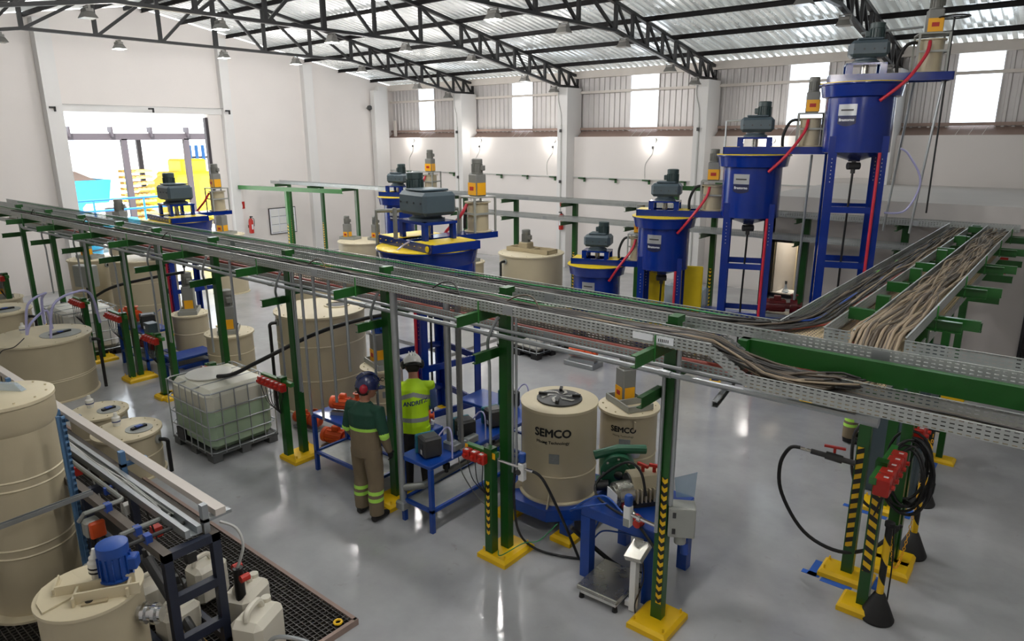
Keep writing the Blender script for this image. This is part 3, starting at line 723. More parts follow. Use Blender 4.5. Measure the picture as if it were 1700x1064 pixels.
def plinth(mb, x0, x1, y0, y1, h=.08, c=.03):
    v = [(x0, y0, 0), (x1, y0, 0), (x1, y1, 0), (x0, y1, 0), (x0, y0, h - c), (x1, y0, h - c), (x1, y1, h - c), (x0, y1, h - c), (x0 + c, y0 + c, h), (x1 - c, y0 + c, h), (x1 - c, y1 - c, h), (x0 + c, y1 - c, h)]
    return mb.add(v, [(3, 2, 1, 0), (0, 1, 5, 4), (1, 2, 6, 5), (2, 3, 7, 6), (3, 0, 4, 7), (4, 5, 9, 8), (5, 6, 10, 9), (6, 7, 11, 10), (7, 4, 8, 11), (8, 9, 10, 11)])
def post_parts(t, x, y, z1, w_=.11, base=None, hz=None, up=True, low=True, m='green', hzm='chevron'):
    MB().bx(x - w_/2, x + w_/2, y - .045, y + .045, .07, z1).build('post', m, t, 0)
    if base: plinth(MB(), *base).build('base', 'yellow', t, 0)
    if base:
        for bxp, byp in ((base[0] + .05, base[2] + .06), (base[1] - .05, base[2] + .06), (base[0] + .05, base[3] - .06), (base[1] - .05, base[3] - .06)):
            MB().cyl((bxp, byp, .07), (bxp, byp, .12), .01, n=6).build('bolt', 'yellow', t)
    if hz:
        o = MB().bx(-.028, .028, -.003, 0, hz[0], hz[1]).build('hazard_tape', hzm, t, 0); o.location = (x + hz[2] if len(hz) > 2 else x, y - .046, 0)
MAINX = (-2.56, -4.43, -6.28, -8.3, -10.3, -12.2, -13.7, -15.5, -17.3, -19.2)
PL = ['beside the pump table', 'beside the round tank with the fan lid', 'between the two workers', 'beside the caged liquid container', 'behind the caged liquid container',
      'by the small agitated tanks', 'by the blue pump bench', 'behind the tall beige tank with lilac hoses', 'near the far electrical box', 'closest to the gable wall']
for i, x in enumerate(MAINX):
    t = thing('rack_post', 'green rack post with cantilever arms ' + PL[i], 'rack post', (0, 0, 0), 0, 'green posts of the long cable rack')
    b = (x - .2, x + .2, 4.98, 5.5) if i else (x - .2, x + .2, 5.02, 5.5)
    post_parts(t, x, 5.26, 2.98, base=b, hz=(.25, 1.55, .02) if i == 0 else None)
    MB().chan((x + .1, 4.45, 2.845), (x + .1, 5.86, 2.845), (-1, 0, 0), (0, 0, 1), .1, .05, .008).build('upper_arm', 'green', t, 0)
    MB().chan((x - .055, 4.86, 2.35), (x - .055, 5.22, 2.35), (-1, 0, 0), (0, 0, 1), .1, .05, .008).build('front_arm', 'green', t, 0)
    MB().chan((x - .055, 5.3, 2.445), (x - .055, 5.86, 2.445), (-1, 0, 0), (0, 0, 1), .1, .05, .008).build('rear_arm', 'green', t, 0)
    MB().bx(x - .03, x + .06, 5.2, 5.34, 2.98, 3.04).build('tray_clip', 'green', t, 0)
    MB().tube([(x + .1, 4.74, 2.78), (x + .1, 4.74, 3.0)], .008, 5).build('hook_bolt', 'green_light', t)
# long conduits below the trays
cd = thing('conduit_run', 'long pair of galvanised conduits fixed along the green posts', 'conduit', (0, 0, 0))
for y, z, r in ((5.13, 2.555, .026), (5.185, 2.60, .02)): MB().tube([(-18.6, y, z), (-1.05, y, z)], r, 8).build('conduit', 'galv', cd)
for i in range(9): MB().tube([(-2.5 - i * 2.0, 5.13, 2.555), (-2.6 - i * 2.0, 5.13, 2.555)], .034, 8).build('coupling', 'galv', cd)
MB().tube(smoothp([(-18.6, 5.13, 2.555), (-18.75, 5.13, 2.6), (-18.8, 5.13, 2.9)], 5), .026, 8).build('bend', 'galv', cd)
MB().tube([(-1.05, 5.13, 2.555), (-.9, 5.13, 2.55)], .045, 8).build('junction', 'galv', cd)
for i, x in list(enumerate(MAINX[:9]))[1:]:
    t = thing('drop_conduit', 'bent galvanised conduit dropping along the rack post ' + PL[i], 'conduit', (0, 0, 0))
    MB().tube(smoothp([(x + .02, 5.13, 2.75), (x - .02, 5.11, 2.68), (x - .1, 5.1, 2.5), (x - .12, 5.12, 2.38), (x - .12, 5.14, 2.2)], 4) + [(x - .12, 5.14, 1.2 if i else .95)], .017, 7).build('pipe', 'galv', t)
    if i in (1, 3, 5, 6, 7):
        MB().tube([(x + .14, 5.2, 2.88), (x + .14, 5.2, 1.05)], .014, 7).build('pipe', 'galv', t)
        MB().tube([(x + .19, 5.2, 2.88), (x + .19, 5.2, 1.05)], .014, 7).build('pipe', 'galv', t)
MB().tube([(MAINX[0] - .03, 5.19, 2.5), (MAINX[0] - .03, 5.19, 1.0)], .018, 8).build('pipe', 'galv', cd); MB().tube([(MAINX[0] + .085, 5.22, 2.88), (MAINX[0] + .085, 5.22, 1.3)], .02, 8).build('pipe', 'galv', cd)
# loose strut lying on the conduits
o = MB().chan((-2.05, 4.95, 2.46), (-2.12, 5.5, 2.5), (1, 0, 0), (0, 0, 1), .05, .045, .006).build('strut_channel', 'galv', None, 0); tag(o, 'short galvanised strut channel poking out under the dropped tray', 'strut channel')
# red ducts in the lower trays
for y, lab in ((5.5, 'front red duct lying in the lower tray of the long rack'), (5.64, 'rear red duct lying in the lower tray of the long rack')):
    hose('cable_duct', [(-18, y, 2.535), (-12, y + .04, 2.535), (-6, y - .03, 2.535), (-2.2, y, 2.535), (-1.75, y + .3, 2.53), (-1.6, 7, 2.53), (-1.55, 13.5, 2.53)], .03, 'red_duct', lab, 'duct', n=8)
# wires
def wander(pts, amp, zamp, step=.45):
    out = []; P = [Vector(p) for p in pts]
    ph = [random.uniform(0, 6.28) for _ in range(4)]; fr = [random.uniform(.8, 1.6), random.uniform(2.2, 4.2)]
    L = 0
    for a, b_ in zip(P, P[1:]):
        d = (b_ - a).length; k = max(1, int(d / step))
        for j in range(k):
            p = a.lerp(b_, j / k); s = L + d * j / k
            q = amp * (.6 * math.sin(fr[0] * s + ph[0]) + .4 * math.sin(fr[1] * s + ph[1]))
            t = (b_ - a).normalized(); n = Vector((-t.y, t.x, 0))
            out.append(p + n * q + Vector((0, 0, zamp * (1 + math.sin(1.7 * fr[1] * s + ph[2])) * .5)))
        L += d
    out.append(P[-1]); return out
def cable(pts, r, m, label, group, amp=.03, zamp=.03, k=2, n=5):
    o = MB().tube(smoothp(wander(pts, amp, zamp), k), r, n, cap=False).build('cable', m, None, smooth=80)
    tag(o, label, 'cable', group)
DARK = ['cable', 'cable', 'cable', 'cable_brown', 'cable']; TAN = ['cable_tan', 'cable_brown', 'cable_tan', 'cable_brown', 'cable_tan']
for i in range(44):      # front tray, dropping below the beam and turning into the right tray
    x0 = random.choice((-19, -14, -11, -9, -8, -7, -6, -5.2, -4.6, -4, -3.4)) + random.uniform(-.6, .6)
    y = random.uniform(4.82, 5.04); zz = 2.915 + random.uniform(0, .045); xr = random.uniform(-1.27, -.97)
    pts = [(x0, y, zz), (-2.5, y, zz + .02), (-2.05, y + .0, zz + .02)]
    ym = 4.84 + random.uniform(0, .3)
    pts += [(-1.65, ym, 2.77 + random.uniform(0, .05)), (xr - .12, ym + .06, 2.77 + random.uniform(0, .06)), (xr, 5.28, 2.77 + random.uniform(0, .02)), (xr, 5.7, 2.82), (xr, 5.98, 2.93), (xr, 6.5, 2.93), (xr + random.uniform(-.02, .02), random.uniform(7.0, 9.0), 2.925)]
    cable(pts, random.uniform(.009, .012), random.choice(DARK if i % 7 else TAN), 'cable in the front tray fanning out under the green beam', 'cables of the front tray', .018, .02)
for i in range(64):      # right tray toward the office, thick tan cables
    xr = random.uniform(-1.27, -.96); y1 = random.uniform(13.2, 14.35)
    z = 2.915 + random.uniform(0, .05)
    cable([(xr, 5.62, 2.74), (xr, 5.9, z + .02), (xr, 7.2, z), (random.uniform(-1.26, -.97), 10, z), (random.uniform(-1.26, -.97), y1, z)], random.uniform(.010, .0135), random.choice(TAN), 'brownish cable packed in the right tray toward the office', 'cables of the right tray', .045, .035, 3)
for i in range(24):      # rear tray turning into the left tray
    x0 = random.choice((-19, -13, -9, -7, -5, -4.2, -3.6)) + random.uniform(-.6, .6)
    y = random.uniform(5.5, 5.74); zz = 2.915 + random.uniform(0, .04); xr = random.uniform(-1.83, -1.62) + (0 if i % 4 else .06)
    y1 = random.choice((9.5, 11.2, 13, 14.3, 14.3)) + random.uniform(-.3, 0)
    cable([(x0, y, zz), (-2.8, y, zz), (xr - .45, y + .02, zz + .01), (xr - .12, y + .22, zz + .01), (xr, y + .7, zz), (xr, 7.6, zz), (xr, y1, zz)], random.uniform(.009, .012), random.choice(DARK), 'dark cable in the rear tray bending into the left tray', 'cables of the rear tray', .02, .02)
for i in range(14):
    xr = random.uniform(-1.83, -1.58); y0 = random.uniform(6.5, 9.5); z = 2.91 + random.uniform(0, .04)
    cable([(xr, y0, z), (xr, 10, z), (random.uniform(-1.83, -1.6), 14.3, z)], random.uniform(.008, .011), random.choice(TAN + ['cable']), 'thin cable in the upper half of the left tray', 'short cables of the left tray', .03, .03, 3)
for i in range(9):
    y = 4.8 + i * .03
    cable([(-1.7, y, 2.76), (-.9, y + .01, 2.75), (0, y, 2.745), (1.7, y, 2.745)], .011, DARK[i % 5], 'dark cable running right in the dropped tray', 'cables of the dropped tray', .015, .012)
for m, zz, yy, lab in (('cable_green', 2.975, 5.07, 'bright green earth wire along the front tray'), ('cable_green', 2.97, 5.76, 'bright green earth wire along the rear tray')):
    cable([(-21, yy, zz), (-2.2, yy, zz)], .009, m, lab, None, .012, .01)
cable([(-1.8, 6, 2.93), (-1.8, 8, 2.94), (-1.78, 10.8, 2.93)], .01, 'cable_lime', 'lime green earth wire along the left tray', None, .03, .02)
cable([(-2.3, 5.6, 2.93), (-1.7, 6.1, 2.94), (-1.66, 7.5, 2.94), (-1.7, 10, 2.93)], .01, 'cable_blue', 'blue wire across the left tray', None, .02, .02)
cable([(-1.9, 5.6, 2.93), (-1.58, 6.1, 2.93), (-1.56, 8, 2.93), (-1.55, 12, 2.93)], .009, 'red_duct', 'reddish wire along the left tray', None, .02, .02)
for i, x in enumerate((-17.0, -14.2, -11.0, -7.1, -4.9, -3.9)):
    hose('cable', [(x - .35, 4.95, 2.93), (x - .1, 4.93, 3.06), (x + .1, 4.9, 3.08), (x + .25, 4.86, 2.93)], .008, ('cable', 'cable_brown')[i % 2], 'stray cable loop rising out of the front tray', 'cable', None, 'stray loops on the front tray')

# posts and arms of the rack that runs toward the office
RP = ((-1.36, 7.16, 'with the black hose valve'), (-1.4, 8.9, 'behind the coiled hoses'), (-1.4, 10.6, 'third from the tray crossing'), (-1.4, 12.3, 'fourth from the tray crossing'), (-1.4, 13.9, 'at the office end'))
for i, (x, y, lb) in enumerate(RP):
    t = thing('rack_post', 'green post under the office cable trays, ' + lb, 'rack post', (0, 0, 0), 0, 'green posts of the office rack')
    post_parts(t, x, y, 3.04, .11, (x - .25, x + .25, y - .16, y + .16))
    if i == 0:
        o = MB().bx(-.032, .032, -.003, 0, .38, 1.5).build('hazard_tape', 'hazard_up', t, 0); o.location = (x - .01, y - .046, 0)
    MB().chan((-1.95, y - .05, 2.845), (-.7, y - .05, 2.845), (0, -1, 0), (0, 0, 1), .1, .05, .008).build('arm', 'green', t, 0)
    MB().chan((-1.95, y + .06, 2.44), (-.7, y + .06, 2.44), (0, 1, 0), (0, 0, 1), .1, .05, .008).build('lower_arm', 'green', t, 0)
    MB().chan((-1.42, y + .1, 2.84), (-.58, y + .1, 2.84), (0, 1, 0), (0, 0, 1), .1, .05, .008).build('rear_arm', 'green', t, 0)
    MB().tube([(-.9, y - .06, 2.78), (-.9, y - .06, 3.02)], .008, 5).build('hook_bolt', 'green_light', t)
    if i < 3:
        for a in ((-.34, -.22, -.2, .12), (.2, .32, -.05, .2), (-.2, .1, -.24, -.14), (-.4, -.25, -.2, -.13)):
            MB().bx(x + a[0], x + a[1], y + a[2], y + a[3], 0, .003).build('masking_tape', 'tape_blue', t, 0)
for i in range(6):
    y = 6.5 + i * 1.45
    t = tag(MB().chan((-1.499, y, 2.98), (-1.301, y, 2.98), (0, 1, 0), (0, 0, 1), .1, .06, .01).build('tray_bracket', 'green', None, 0), 'short green bracket between the two office trays', 'bracket', 'green brackets between the office trays')
# thin posts with button stations
def red_box(parent, c, d=(.075, .07, .1), face=(0, -1)):
    b = MB().cbox(c, d, .01).build('switch_box', 'red', parent)
    n = Vector((face[0], face[1], 0)); p = Vector(c) + n * (d[1] / 2)
    MB().cyl(p, p + n * .03, .022, n=10).build('knob', 'darkred' if d[0] < .09 else 'red', b)
    MB().box(Vector(c) + Vector((0, 0, d[2] / 2)) + n * .02, (.04, .03, .004)).build('tag', 'ink_white', b, 0)
    MB().tube(smoothp([(c[0], c[1], c[2] - d[2] / 2), (c[0], c[1], c[2] - .13), (c[0] * .6 + parent['px'] * .4, c[1] - .03, c[2] - .28), (parent['px'], parent['py'] - .06, c[2] - .42)], 4), .006, 5).build('lead', 'rubber', b)
def station(x, y, zb, n, label, hz=False, alongy=False, d=(.092, .085, .115), off=None, z0=0, base=None):
    t = thing('button_station', label, 'control station', (0, 0, 0)); t['px'] = x; t['py'] = y
    MB().bx(x - .05, x + .05, y - .05, y + .05, z0, zb + .1).build('post', 'green', t, 0)
    L = n * (d[0] + .012) + .12; o = -L * .55 if off is None else off
    if alongy:
        MB().bx(x - .03, x + .03, y + o, y + o + L, zb, zb + .06).build('crossbar', 'green_light', t, 0)
        for k in range(n): red_box(t, (x + .07, y + o + .08 + k * (d[0] + .014), zb - .02), (d[1], d[0], d[2]), (1, 0))
    else:
        MB().bx(x + o, x + o + L, y - .03, y + .03, zb, zb + .06).build('crossbar', 'green_light', t, 0)
        for k in range(n): red_box(t, (x + o + .08 + k * (d[0] + .014), y - .075, zb - .02), d)
        if hz:
            for q in (o, o + L - .04): MB().bx(x + q, x + q + .04, y - .034, y - .03, zb - .01, zb + .06).build('end_tape', 'guard_yellow', t, 0)
    if hz:
        q = MB().bx(-.022, .022, -.003, 0, .3, zb - .28).build('hazard_tape', 'chevron', t, 0); q.location = (x, y - .051, 0)
    if base: plinth(MB(), *base).build('base', 'yellow', t, 0)
    return t
station(-4.5, 5.08, 1.22, 3, 'green button station with three red switch boxes in front of the fan lid tank', True, off=-.34, z0=.07)
station(-8.38, 5.06, 1.16, 6, 'green button station with six red switch boxes beside the caged container', z0=.07, off=-.5)
station(-10.25, 5.0, 1.0, 2, 'small button station with two red boxes behind the caged container', base=(-10.42, -10.08, 4.85, 5.15))
station(-12.28, 5.08, 1.1, 5, 'button station with five red boxes in front of the small agitated tank', z0=.07, off=-.42, base=(-12.42, -12.14, 4.94, 5.22))
station(-13.68, 5.1, 1.25, 6, 'button station with a red box row next to the blue pump bench', z0=.07, off=-.62)
station(-15.4, 5.04, 1.3, 6, 'button station with red boxes beside the white caged container', z0=.07, off=-.5)
station(-18.6, 4.6, 1.5, 4, 'button station with red boxes closest to the gable wall', off=-.35)
ts = station(-1.1, 6.7, 1.5, 5, 'green button station with five big red boxes on the office rack', alongy=True, d=(.14, .13, .17), off=-.35, z0=.07, base=(-1.3, -.9, 6.54, 6.86))
q = MB().bx(-.035, .035, -.003, 0, .45, 1.35).build('hazard_tape', 'hazard', ts, 0); q.location = (-1.1, 6.649, 0)
station(-1.05, 7.75, 1.55, 2, 'button station with two big red boxes behind the five box station', alongy=True, d=(.12, .11, .15), off=-.1, z0=.07, base=(-1.25, -.85, 7.6, 7.95))
for i, (x, y, lb) in enumerate(((-1.06, 7.58, 'behind the five box station'),)):
    t = thing('rack_post', 'slim green post ' + lb, 'rack post', (0, 0, 0))
    MB().bx(x - .05, x + .05, y - .05, y + .05, .0, 2.8).build('post', 'green', t, 0)
    plinth(MB(), x - .22, x + .22, y - .15, y + .15).build('base', 'yellow', t, 0)
# far rack posts
for i, x in enumerate((-22.9, -20.9, -19.0, -16.2, -14.0, -12.1, -10.15, -8.3, -6.4, -4.4, -2.6)):
    t = thing('rack_post', 'green post of the far rack, %s from the gable wall' % (['first', 'second', 'third', 'fourth', 'fifth', 'sixth', 'seventh', 'eighth', 'ninth', 'tenth', 'eleventh'][i]), 'rack post', (0, 0, 0), 0, 'green posts of the far rack')
    post_parts(t, x, 14.86, 2.95, .12, (x - .2, x + .2, 14.7, 15.02), hz=(.6, 1.6) if i in (0, 1, 6, 8) else None)
    MB().chan((x - .05, 14.3, 2.845), (x - .05, 14.95, 2.845), (-1, 0, 0), (0, 0, 1), .1, .05, .008).build('upper_arm', 'green', t, 0)
    if i > 3: MB().chan((x - .05, 14.3, 2.385), (x - .05, 14.95, 2.385), (-1, 0, 0), (0, 0, 1), .1, .05, .008).build('lower_arm', 'green', t, 0)
gl = thing('steel_beam', 'long green beam of the far rack below the notice board side', 'beam', (0, 0, 0))
MB().chan((XG + .05, 13.3, 2.8), (-18.9, 14.2, 2.8), (0, 1, 0), (0, 0, 1), .14, .06, .01).build('channel', 'green_light', gl, 0)
MB().bx(-21.6, -21.48, 13.8, 13.9, .0, 2.75).build('post', 'green_light', gl, 0)
q = MB().bx(-.03, .03, -.003, 0, .7, 1.6).build('hazard_tape', 'hazard', gl, 0); q.location = (-21.54, 13.799, 0)
t = tag(MB().chan((-7.4, 15.0, 3.35), (-6.4, 15.0, 3.35), (0, 1, 0), (0, 0, 1), .1, .05, .008).bx(-7.45, -7.35, 14.9, 15.0, 2.9, 3.5).build('steel_bracket', 'green', None, 0), 'green T shaped bracket standing above the far rack', 'bracket')
for i in range(16):
    y = random.uniform(14.46, 14.74)
    cable([(random.uniform(-22, -10), y, 2.92), (-5, y, 2.93), (-1.1, y, 2.93)], .011, random.choice(DARK), 'dark cable in the upper tray of the far rack', 'cables of the far rack', .02, .02, 1)
# thick pipes on the near bench
for (x, y, z0, z1, r, m, lb) in ((-5.83, 4.98, .2, 2.9, .042, 'galv', 'tall grey pipe standing at the corner of the near blue bench'), (-5.52, 5.5, .88, 2.9, .042, 'galv', 'tall grey pipe rising from the top of the near blue bench')):
    t = thing('vertical_pipe', lb, 'pipe', (0, 0, 0)); MB().tube([(x, y, z0), (x, y, z1)], r, 12).build('pipe', m, t)
    MB().cbox((x, y, z0 + .02), (.14, .14, .12), .02).build('elbow_box', 'galv', t)
t = thing('slotted_strut', 'slotted grey strut beside the pipe on the near blue bench', 'strut', (-5.4, 5.56, 0)); MB().bx(-.03, .03, -.02, .02, .86, 2.9).build('strut', 'slot_strut_grey', t, 0); MB().box((0, 0, .87), (.1, .1, .015)).build('foot', 'galv', t, 0)
for i, (x, y, z0) in enumerate(((-7.72, 5.06, .86), (-7.45, 5.06, .86), (-7.1, 5.04, 1.2), (-9.4, 5.02, 1.3), (-6.75, 5.02, 1.7))):
    t = tag(MB().tube([(x, y, z0), (x, y, 2.9)], .019, 7).build('drop_conduit', 'galv'), 'thin grey conduit dropping from the front tray ' + ('to the left end of the long bench', 'to the long bench beside the first one', 'above the middle of the long bench', 'beside the caged liquid container', 'just left of the post between the workers')[i], 'conduit', 'thin conduits above the middle bench')

# ================================================================ vessels
def motor_parts(parent, x, y, z, r=.09, h=.24, m='motor_grey', box_ang=0, up=(0, 0, 1), name='motor'):
    "finned motor with fan cowl, standing on (x,y,z)"
    k = h
    mo = MB().lathe([(r * .75, 0), (r * 1.1, .005), (r * 1.1, .02), (r * .92, .025), (r * .92, k * .68), (r, k * .7), (r, k * .96), (r * .8, k)], (x, y, z), 18).build(name, m, parent)
    f = MB()
    for i in range(14):
        a = 2 * math.pi * i / 14
        f.box((x + math.cos(a) * r * .95, y + math.sin(a) * r * .95, z + k * .36), (r * .22, .008, k * .6), a)
    f.build('fins', m, mo, 0)
    MB().cbox((x + math.cos(box_ang) * r * 1.15, y + math.sin(box_ang) * r * 1.15, z + k * .4), (r * .7, r * .9, k * .35), .01, box_ang).build('terminal_box', m, mo)
    return mo
def mixer(parent, x, y, z, rz=0, motor='motor_grey', housing='grey_plastic', h=.42, w_=.2, tray=True):
    c = lambda dx, dy, dz: (x + dx * math.cos(rz) - dy * math.sin(rz), y + dx * math.sin(rz) + dy * math.cos(rz), z + dz)
    if tray:
        q = MB()
        for dx, dy, sx, sy in ((0, -.17, .56, .02), (0, .17, .56, .02), (-.27, 0, .02, .34), (.27, 0, .02, .34), (.02, 0, .02, .34)): q.box(c(dx, dy, .04), (sx, sy, .08), rz)
        q.build('mixer_frame', 'grey_box', parent, 0)
    hs = MB().cbox(c(-.1, 0, .04 + h / 2), (w_, w_ * .95, h), .015, rz).build('drive_housing', housing, parent)
    MB().box(c(-.1, -w_ * .49, .04 + h * .22), (w_ * .8, .012, h * .42), rz).build('guard_plate', 'guard_yellow', hs, 0)
    MB().box(c(-.1 + w_ * .51, 0, .04 + h * .22), (.012, w_ * .7, h * .42), rz).build('guard_plate', 'guard_yellow', hs, 0)
    MB().box(c(-.1, -w_ * .49 - .007, .04 + h * .24), (w_ * .4, .004, h * .14), rz).build('warning_sticker', 'ink_red', hs, 0)
    p = c(-.1, 0, .04 + h); motor_parts(parent, p[0], p[1], p[2], w_ * .42, w_ * 1.2, motor, rz + .4)
def tank(label, x, y, r, z1, z0=0, lid='plain', seams=(.45,), name='storage_tank', mix=None, text=None, flange=True, hatch_rot=0, m='beige', n=40, pipe=None):
    t = thing(name, label, 'tank', (x, y, 0)); h = z1 - z0
    da = math.atan2(-y, -x)                       # the side that faces the room
    MB().lathe([(r, z0), (r, z1 - .02), (r - .012, z1 - .02), (r - .012, z1 - .03)], n=n).build('shell', m, t)
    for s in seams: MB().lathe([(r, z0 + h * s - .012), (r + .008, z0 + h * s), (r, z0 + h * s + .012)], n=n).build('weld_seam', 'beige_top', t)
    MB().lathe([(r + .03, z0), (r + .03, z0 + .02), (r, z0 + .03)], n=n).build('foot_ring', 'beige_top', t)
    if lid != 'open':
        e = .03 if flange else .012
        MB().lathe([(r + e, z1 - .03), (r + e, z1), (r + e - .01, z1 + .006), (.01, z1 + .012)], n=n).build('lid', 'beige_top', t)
        for i in range(12 if flange else 0):
            a = i * math.pi / 6
            MB().cyl((math.cos(a) * (r - .03), math.sin(a) * (r - .03), z1), (math.cos(a) * (r - .03), math.sin(a) * (r - .03), z1 + .02), .01, n=6).build('bolt', 'beige_top', t)
    if lid == 'hatch':
        hx, hy = math.cos(hatch_rot) * r * .42, math.sin(hatch_rot) * r * .42
        hh = MB().lathe([(r * .42, z1 + .008), (r * .42, z1 + .02), (.01, z1 + .022)], (hx, hy, 0), 24).build('hatch', 'grey_box', t)
        MB().box((hx, hy, z1 + .035), (r * .5, .06, .03), hatch_rot + 1.0).build('handle', 'black', hh, 0)
        MB().box((hx, hy, z1 + .052), (.09, .064, .012), hatch_rot + 1.0).build('handle_grip', 'cable_blue', hh, 0)
        sx, sy = math.cos(hatch_rot + 2.6) * r * .55, math.sin(hatch_rot + 2.6) * r * .55
        sn = MB().lathe([(.045, z1), (.045, z1 + .05), (.055, z1 + .055), (.055, z1 + .13), (.03, z1 + .15), (.02, z1 + .2)], (sx, sy, 0), 16).build('level_sensor', 'white_plastic', t)
        MB().lathe([(.057, z1 + .07), (.057, z1 + .085)], (sx, sy, 0), 16).build('ring', 'ink_blue', sn)
    if lid == 'hole':
        hx, hy = math.cos(hatch_rot) * r * .4, math.sin(hatch_rot) * r * .4
        MB().lathe([(r * .3, z1 + .008), (r * .3, z1 + .03), (r * .25, z1 + .03), (r * .25, z1 + .016)], (hx, hy, 0), 24).build('manhole_rim', 'beige_top', t)
        MB().lathe([(r * .25, z1 + .01), (r * .25, z1 + .017)], (hx, hy, 0), 24).build('manhole', 'black', t)
    if pipe:
        pa = da + pipe
        q = lambda rr, z, da_=0: ((r + rr) * math.cos(pa + da_), (r + rr) * math.sin(pa + da_), z)
        MB().lathe([(.07, -.02), (.07, .02)], (0, 0, 0), 14)
        pp = MB().tube([q(-.02, z1 - .14), q(.1, z1 - .14)] + smoothp([q(.1, z1 - .14), q(.14, z1 - .16), q(.14, z1 - .22)], 3) + [q(.14, max(z0, .02))], .028, 8).build('outlet_pipe', 'black', t)
        MB().cyl(q(.0, z1 - .14), q(.03, z1 - .14), .06, n=14).build('flange', 'grey_box', pp)
    if mix: mixer(t, 0, 0, z1 + .012, **mix)
    if text:
        for body, size, dz, bold in text: text_on_cyl('lettering', body, size, r, da - .17, z1 + dz, 'ink', t, bold)
    return t
# round tank with fan lid, on a blue stand, lettering in front
t1 = tank('beige round tank with dark fan shaped hatch and black lettering near the pump table', -4.5, 6.33, .45, 1.48, .34, 'plain', (.3,), text=[('SEMCO', .135, -.25, .0055), ('Mixing Technology', .052, -.36, .0012)], flange=False)
da1 = math.atan2(-6.33, 4.5) - .17
plate_on_cyl(MB(), .45, da1 - .21, 1.106, 1.12, .025).build('dash', 'ink', t1)
plate_on_cyl(MB(), .45, da1 + .05, .86, .98, .06).build('data_label', 'sticker_grey', t1)
ht = MB().lathe([(.27, 1.492), (.27, 1.51), (.24, 1.52), (.01, 1.535)], (.0, .0, 0), 32).build('fan_hatch', 'dark_grey', t1)
for i in range(6):
    a = i * math.pi / 3
    MB().add([(math.cos(a) * .03, math.sin(a) * .03, 1.538), (math.cos(a + .3) * .13, math.sin(a + .3) * .13, 1.536), (math.cos(a + .8) * .22, math.sin(a + .8) * .22, 1.53), (math.cos(a + 1.05) * .22, math.sin(a + 1.05) * .22, 1.53), (math.cos(a + .62) * .12, math.sin(a + .62) * .12, 1.537)], [(0, 1, 2, 3, 4)]).build('fan_blade', 'steel', ht, 0)
for a in (.5, 2.1, 3.6, 5.2): MB().box((math.cos(a) * .2, math.sin(a) * .2, 1.545), (.1, .035, .03), a).build('grip', 'black', ht, 0)
MB().prism([(.62 * math.cos(R(22.5 + 45 * i)), .62 * math.sin(R(22.5 + 45 * i))) for i in range(8)], (0, 0, .2), (0, 0, .34), (1, 0, 0), (0, 1, 0)).build('stand_plate', 'bench_blue', t1, 0)
for sx, sy in ((-1, -1), (1, -1), (-1, 1), (1, 1)):
    l_ = MB().bx(sx * .44 - .06, sx * .44 + .06, sy * .44 - .06, sy * .44 + .06, .07, .22).build('stand_leg', 'bench_blue', t1, 0)
    plinth(MB(), sx * .44 - .14, sx * .44 + .14, sy * .44 - .14, sy * .44 + .14, .08).build('foot', 'yellow', l_, 0)
for a in (-2.4, -1.2): MB().add([(.45 * math.cos(a), .45 * math.sin(a), .34), (.58 * math.cos(a), .58 * math.sin(a), .34), (.45 * math.cos(a), .45 * math.sin(a), .5), (.45 * math.cos(a + .03), .45 * math.sin(a + .03), .34), (.58 * math.cos(a + .03), .58 * math.sin(a + .03), .34), (.45 * math.cos(a + .03), .45 * math.sin(a + .03), .5)], [(0, 1, 2), (3, 5, 4), (0, 3, 4, 1), (1, 4, 5, 2), (0, 2, 5, 3)]).build('gusset', 'beige', t1, 0)
t2 = tank('beige agitated tank with grey mixer behind the fan lid tank', -4.12, 7.32, .36, 1.2, .12, 'plain', (.45,), mix=dict(rz=-.5), text=[('SEMCO', .1, -.2, .004), ('Mixing Technology', .035, -.28, 0)])
d2a = math.atan2(-7.32, 4.12)
plate_on_cyl(MB(), .36, d2a - .1, .78, .88, .07).build('data_label', 'sticker_grey', t2)
g = MB().cyl((.36 * math.cos(d2a + .25), .36 * math.sin(d2a + .25), .72), (.42 * math.cos(d2a + .25), .42 * math.sin(d2a + .25), .72), .06, n=18).build('gauge', 'chrome', t2)
plinth(MB(), -.4, .4, -.4, .4, .12).build('base', 'yellow', t2, 0)
for a in (.2, 2.2, 4.2): MB().box((.38 * math.cos(d2a + a), .38 * math.sin(d2a + a), 1.08), (.06, .02, .1), d2a + a).build('lifting_lug', 'beige', t2, 0)
t3 = tank('wide tall beige tank with dark manhole behind the middle bench', -9.94, 6.85, .74, 1.68, 0, 'hole', (.35, .7), hatch_rot=1.2, pipe=-1.2)
t4 = tank('beige mixing tank with blue motor right behind the green jacket worker', -8.0, 6.55, .31, 1.12, .1, 'plain', (.5,), mix=dict(rz=-.3, motor='motor_blue', h=.45, w_=.22), text=[('SEMCO', .085, -.12, .002)])
plate_on_cyl(MB(), .31, math.atan2(-6.55, 8.0) + .1, .7, .8, .05).build('data_label', 'sticker_grey', t4)
plinth(MB(), -.36, .36, -.36, .36, .1).build('base', 'bench_blue', t4, 0)
t5 = tank('wide beige tank with dusty lid left of the lowest blue reactor', -9.9, 12.7, .74, 1.9, 0, 'plain', (.55,), pipe=-.9)
q = MB()
for dx, dy, sx, sy in ((0, -.16, 1.2, .04), (0, .2, 1.2, .04), (-.58, .02, .04, .36), (.58, .02, .04, .36), (.1, .02, .04, .36)): q.box((dx, dy, 1.96), (sx, sy, .09))
q.build('lid_frame', 'dusty', t5, 0); motor_parts(t5, -.15, 0, 2.12, .1, .3, 'motor_grey'); MB().cbox((-.15, 0, 2.02), (.26, .26, .22), .02).build('gear_housing', 'dusty', t5)
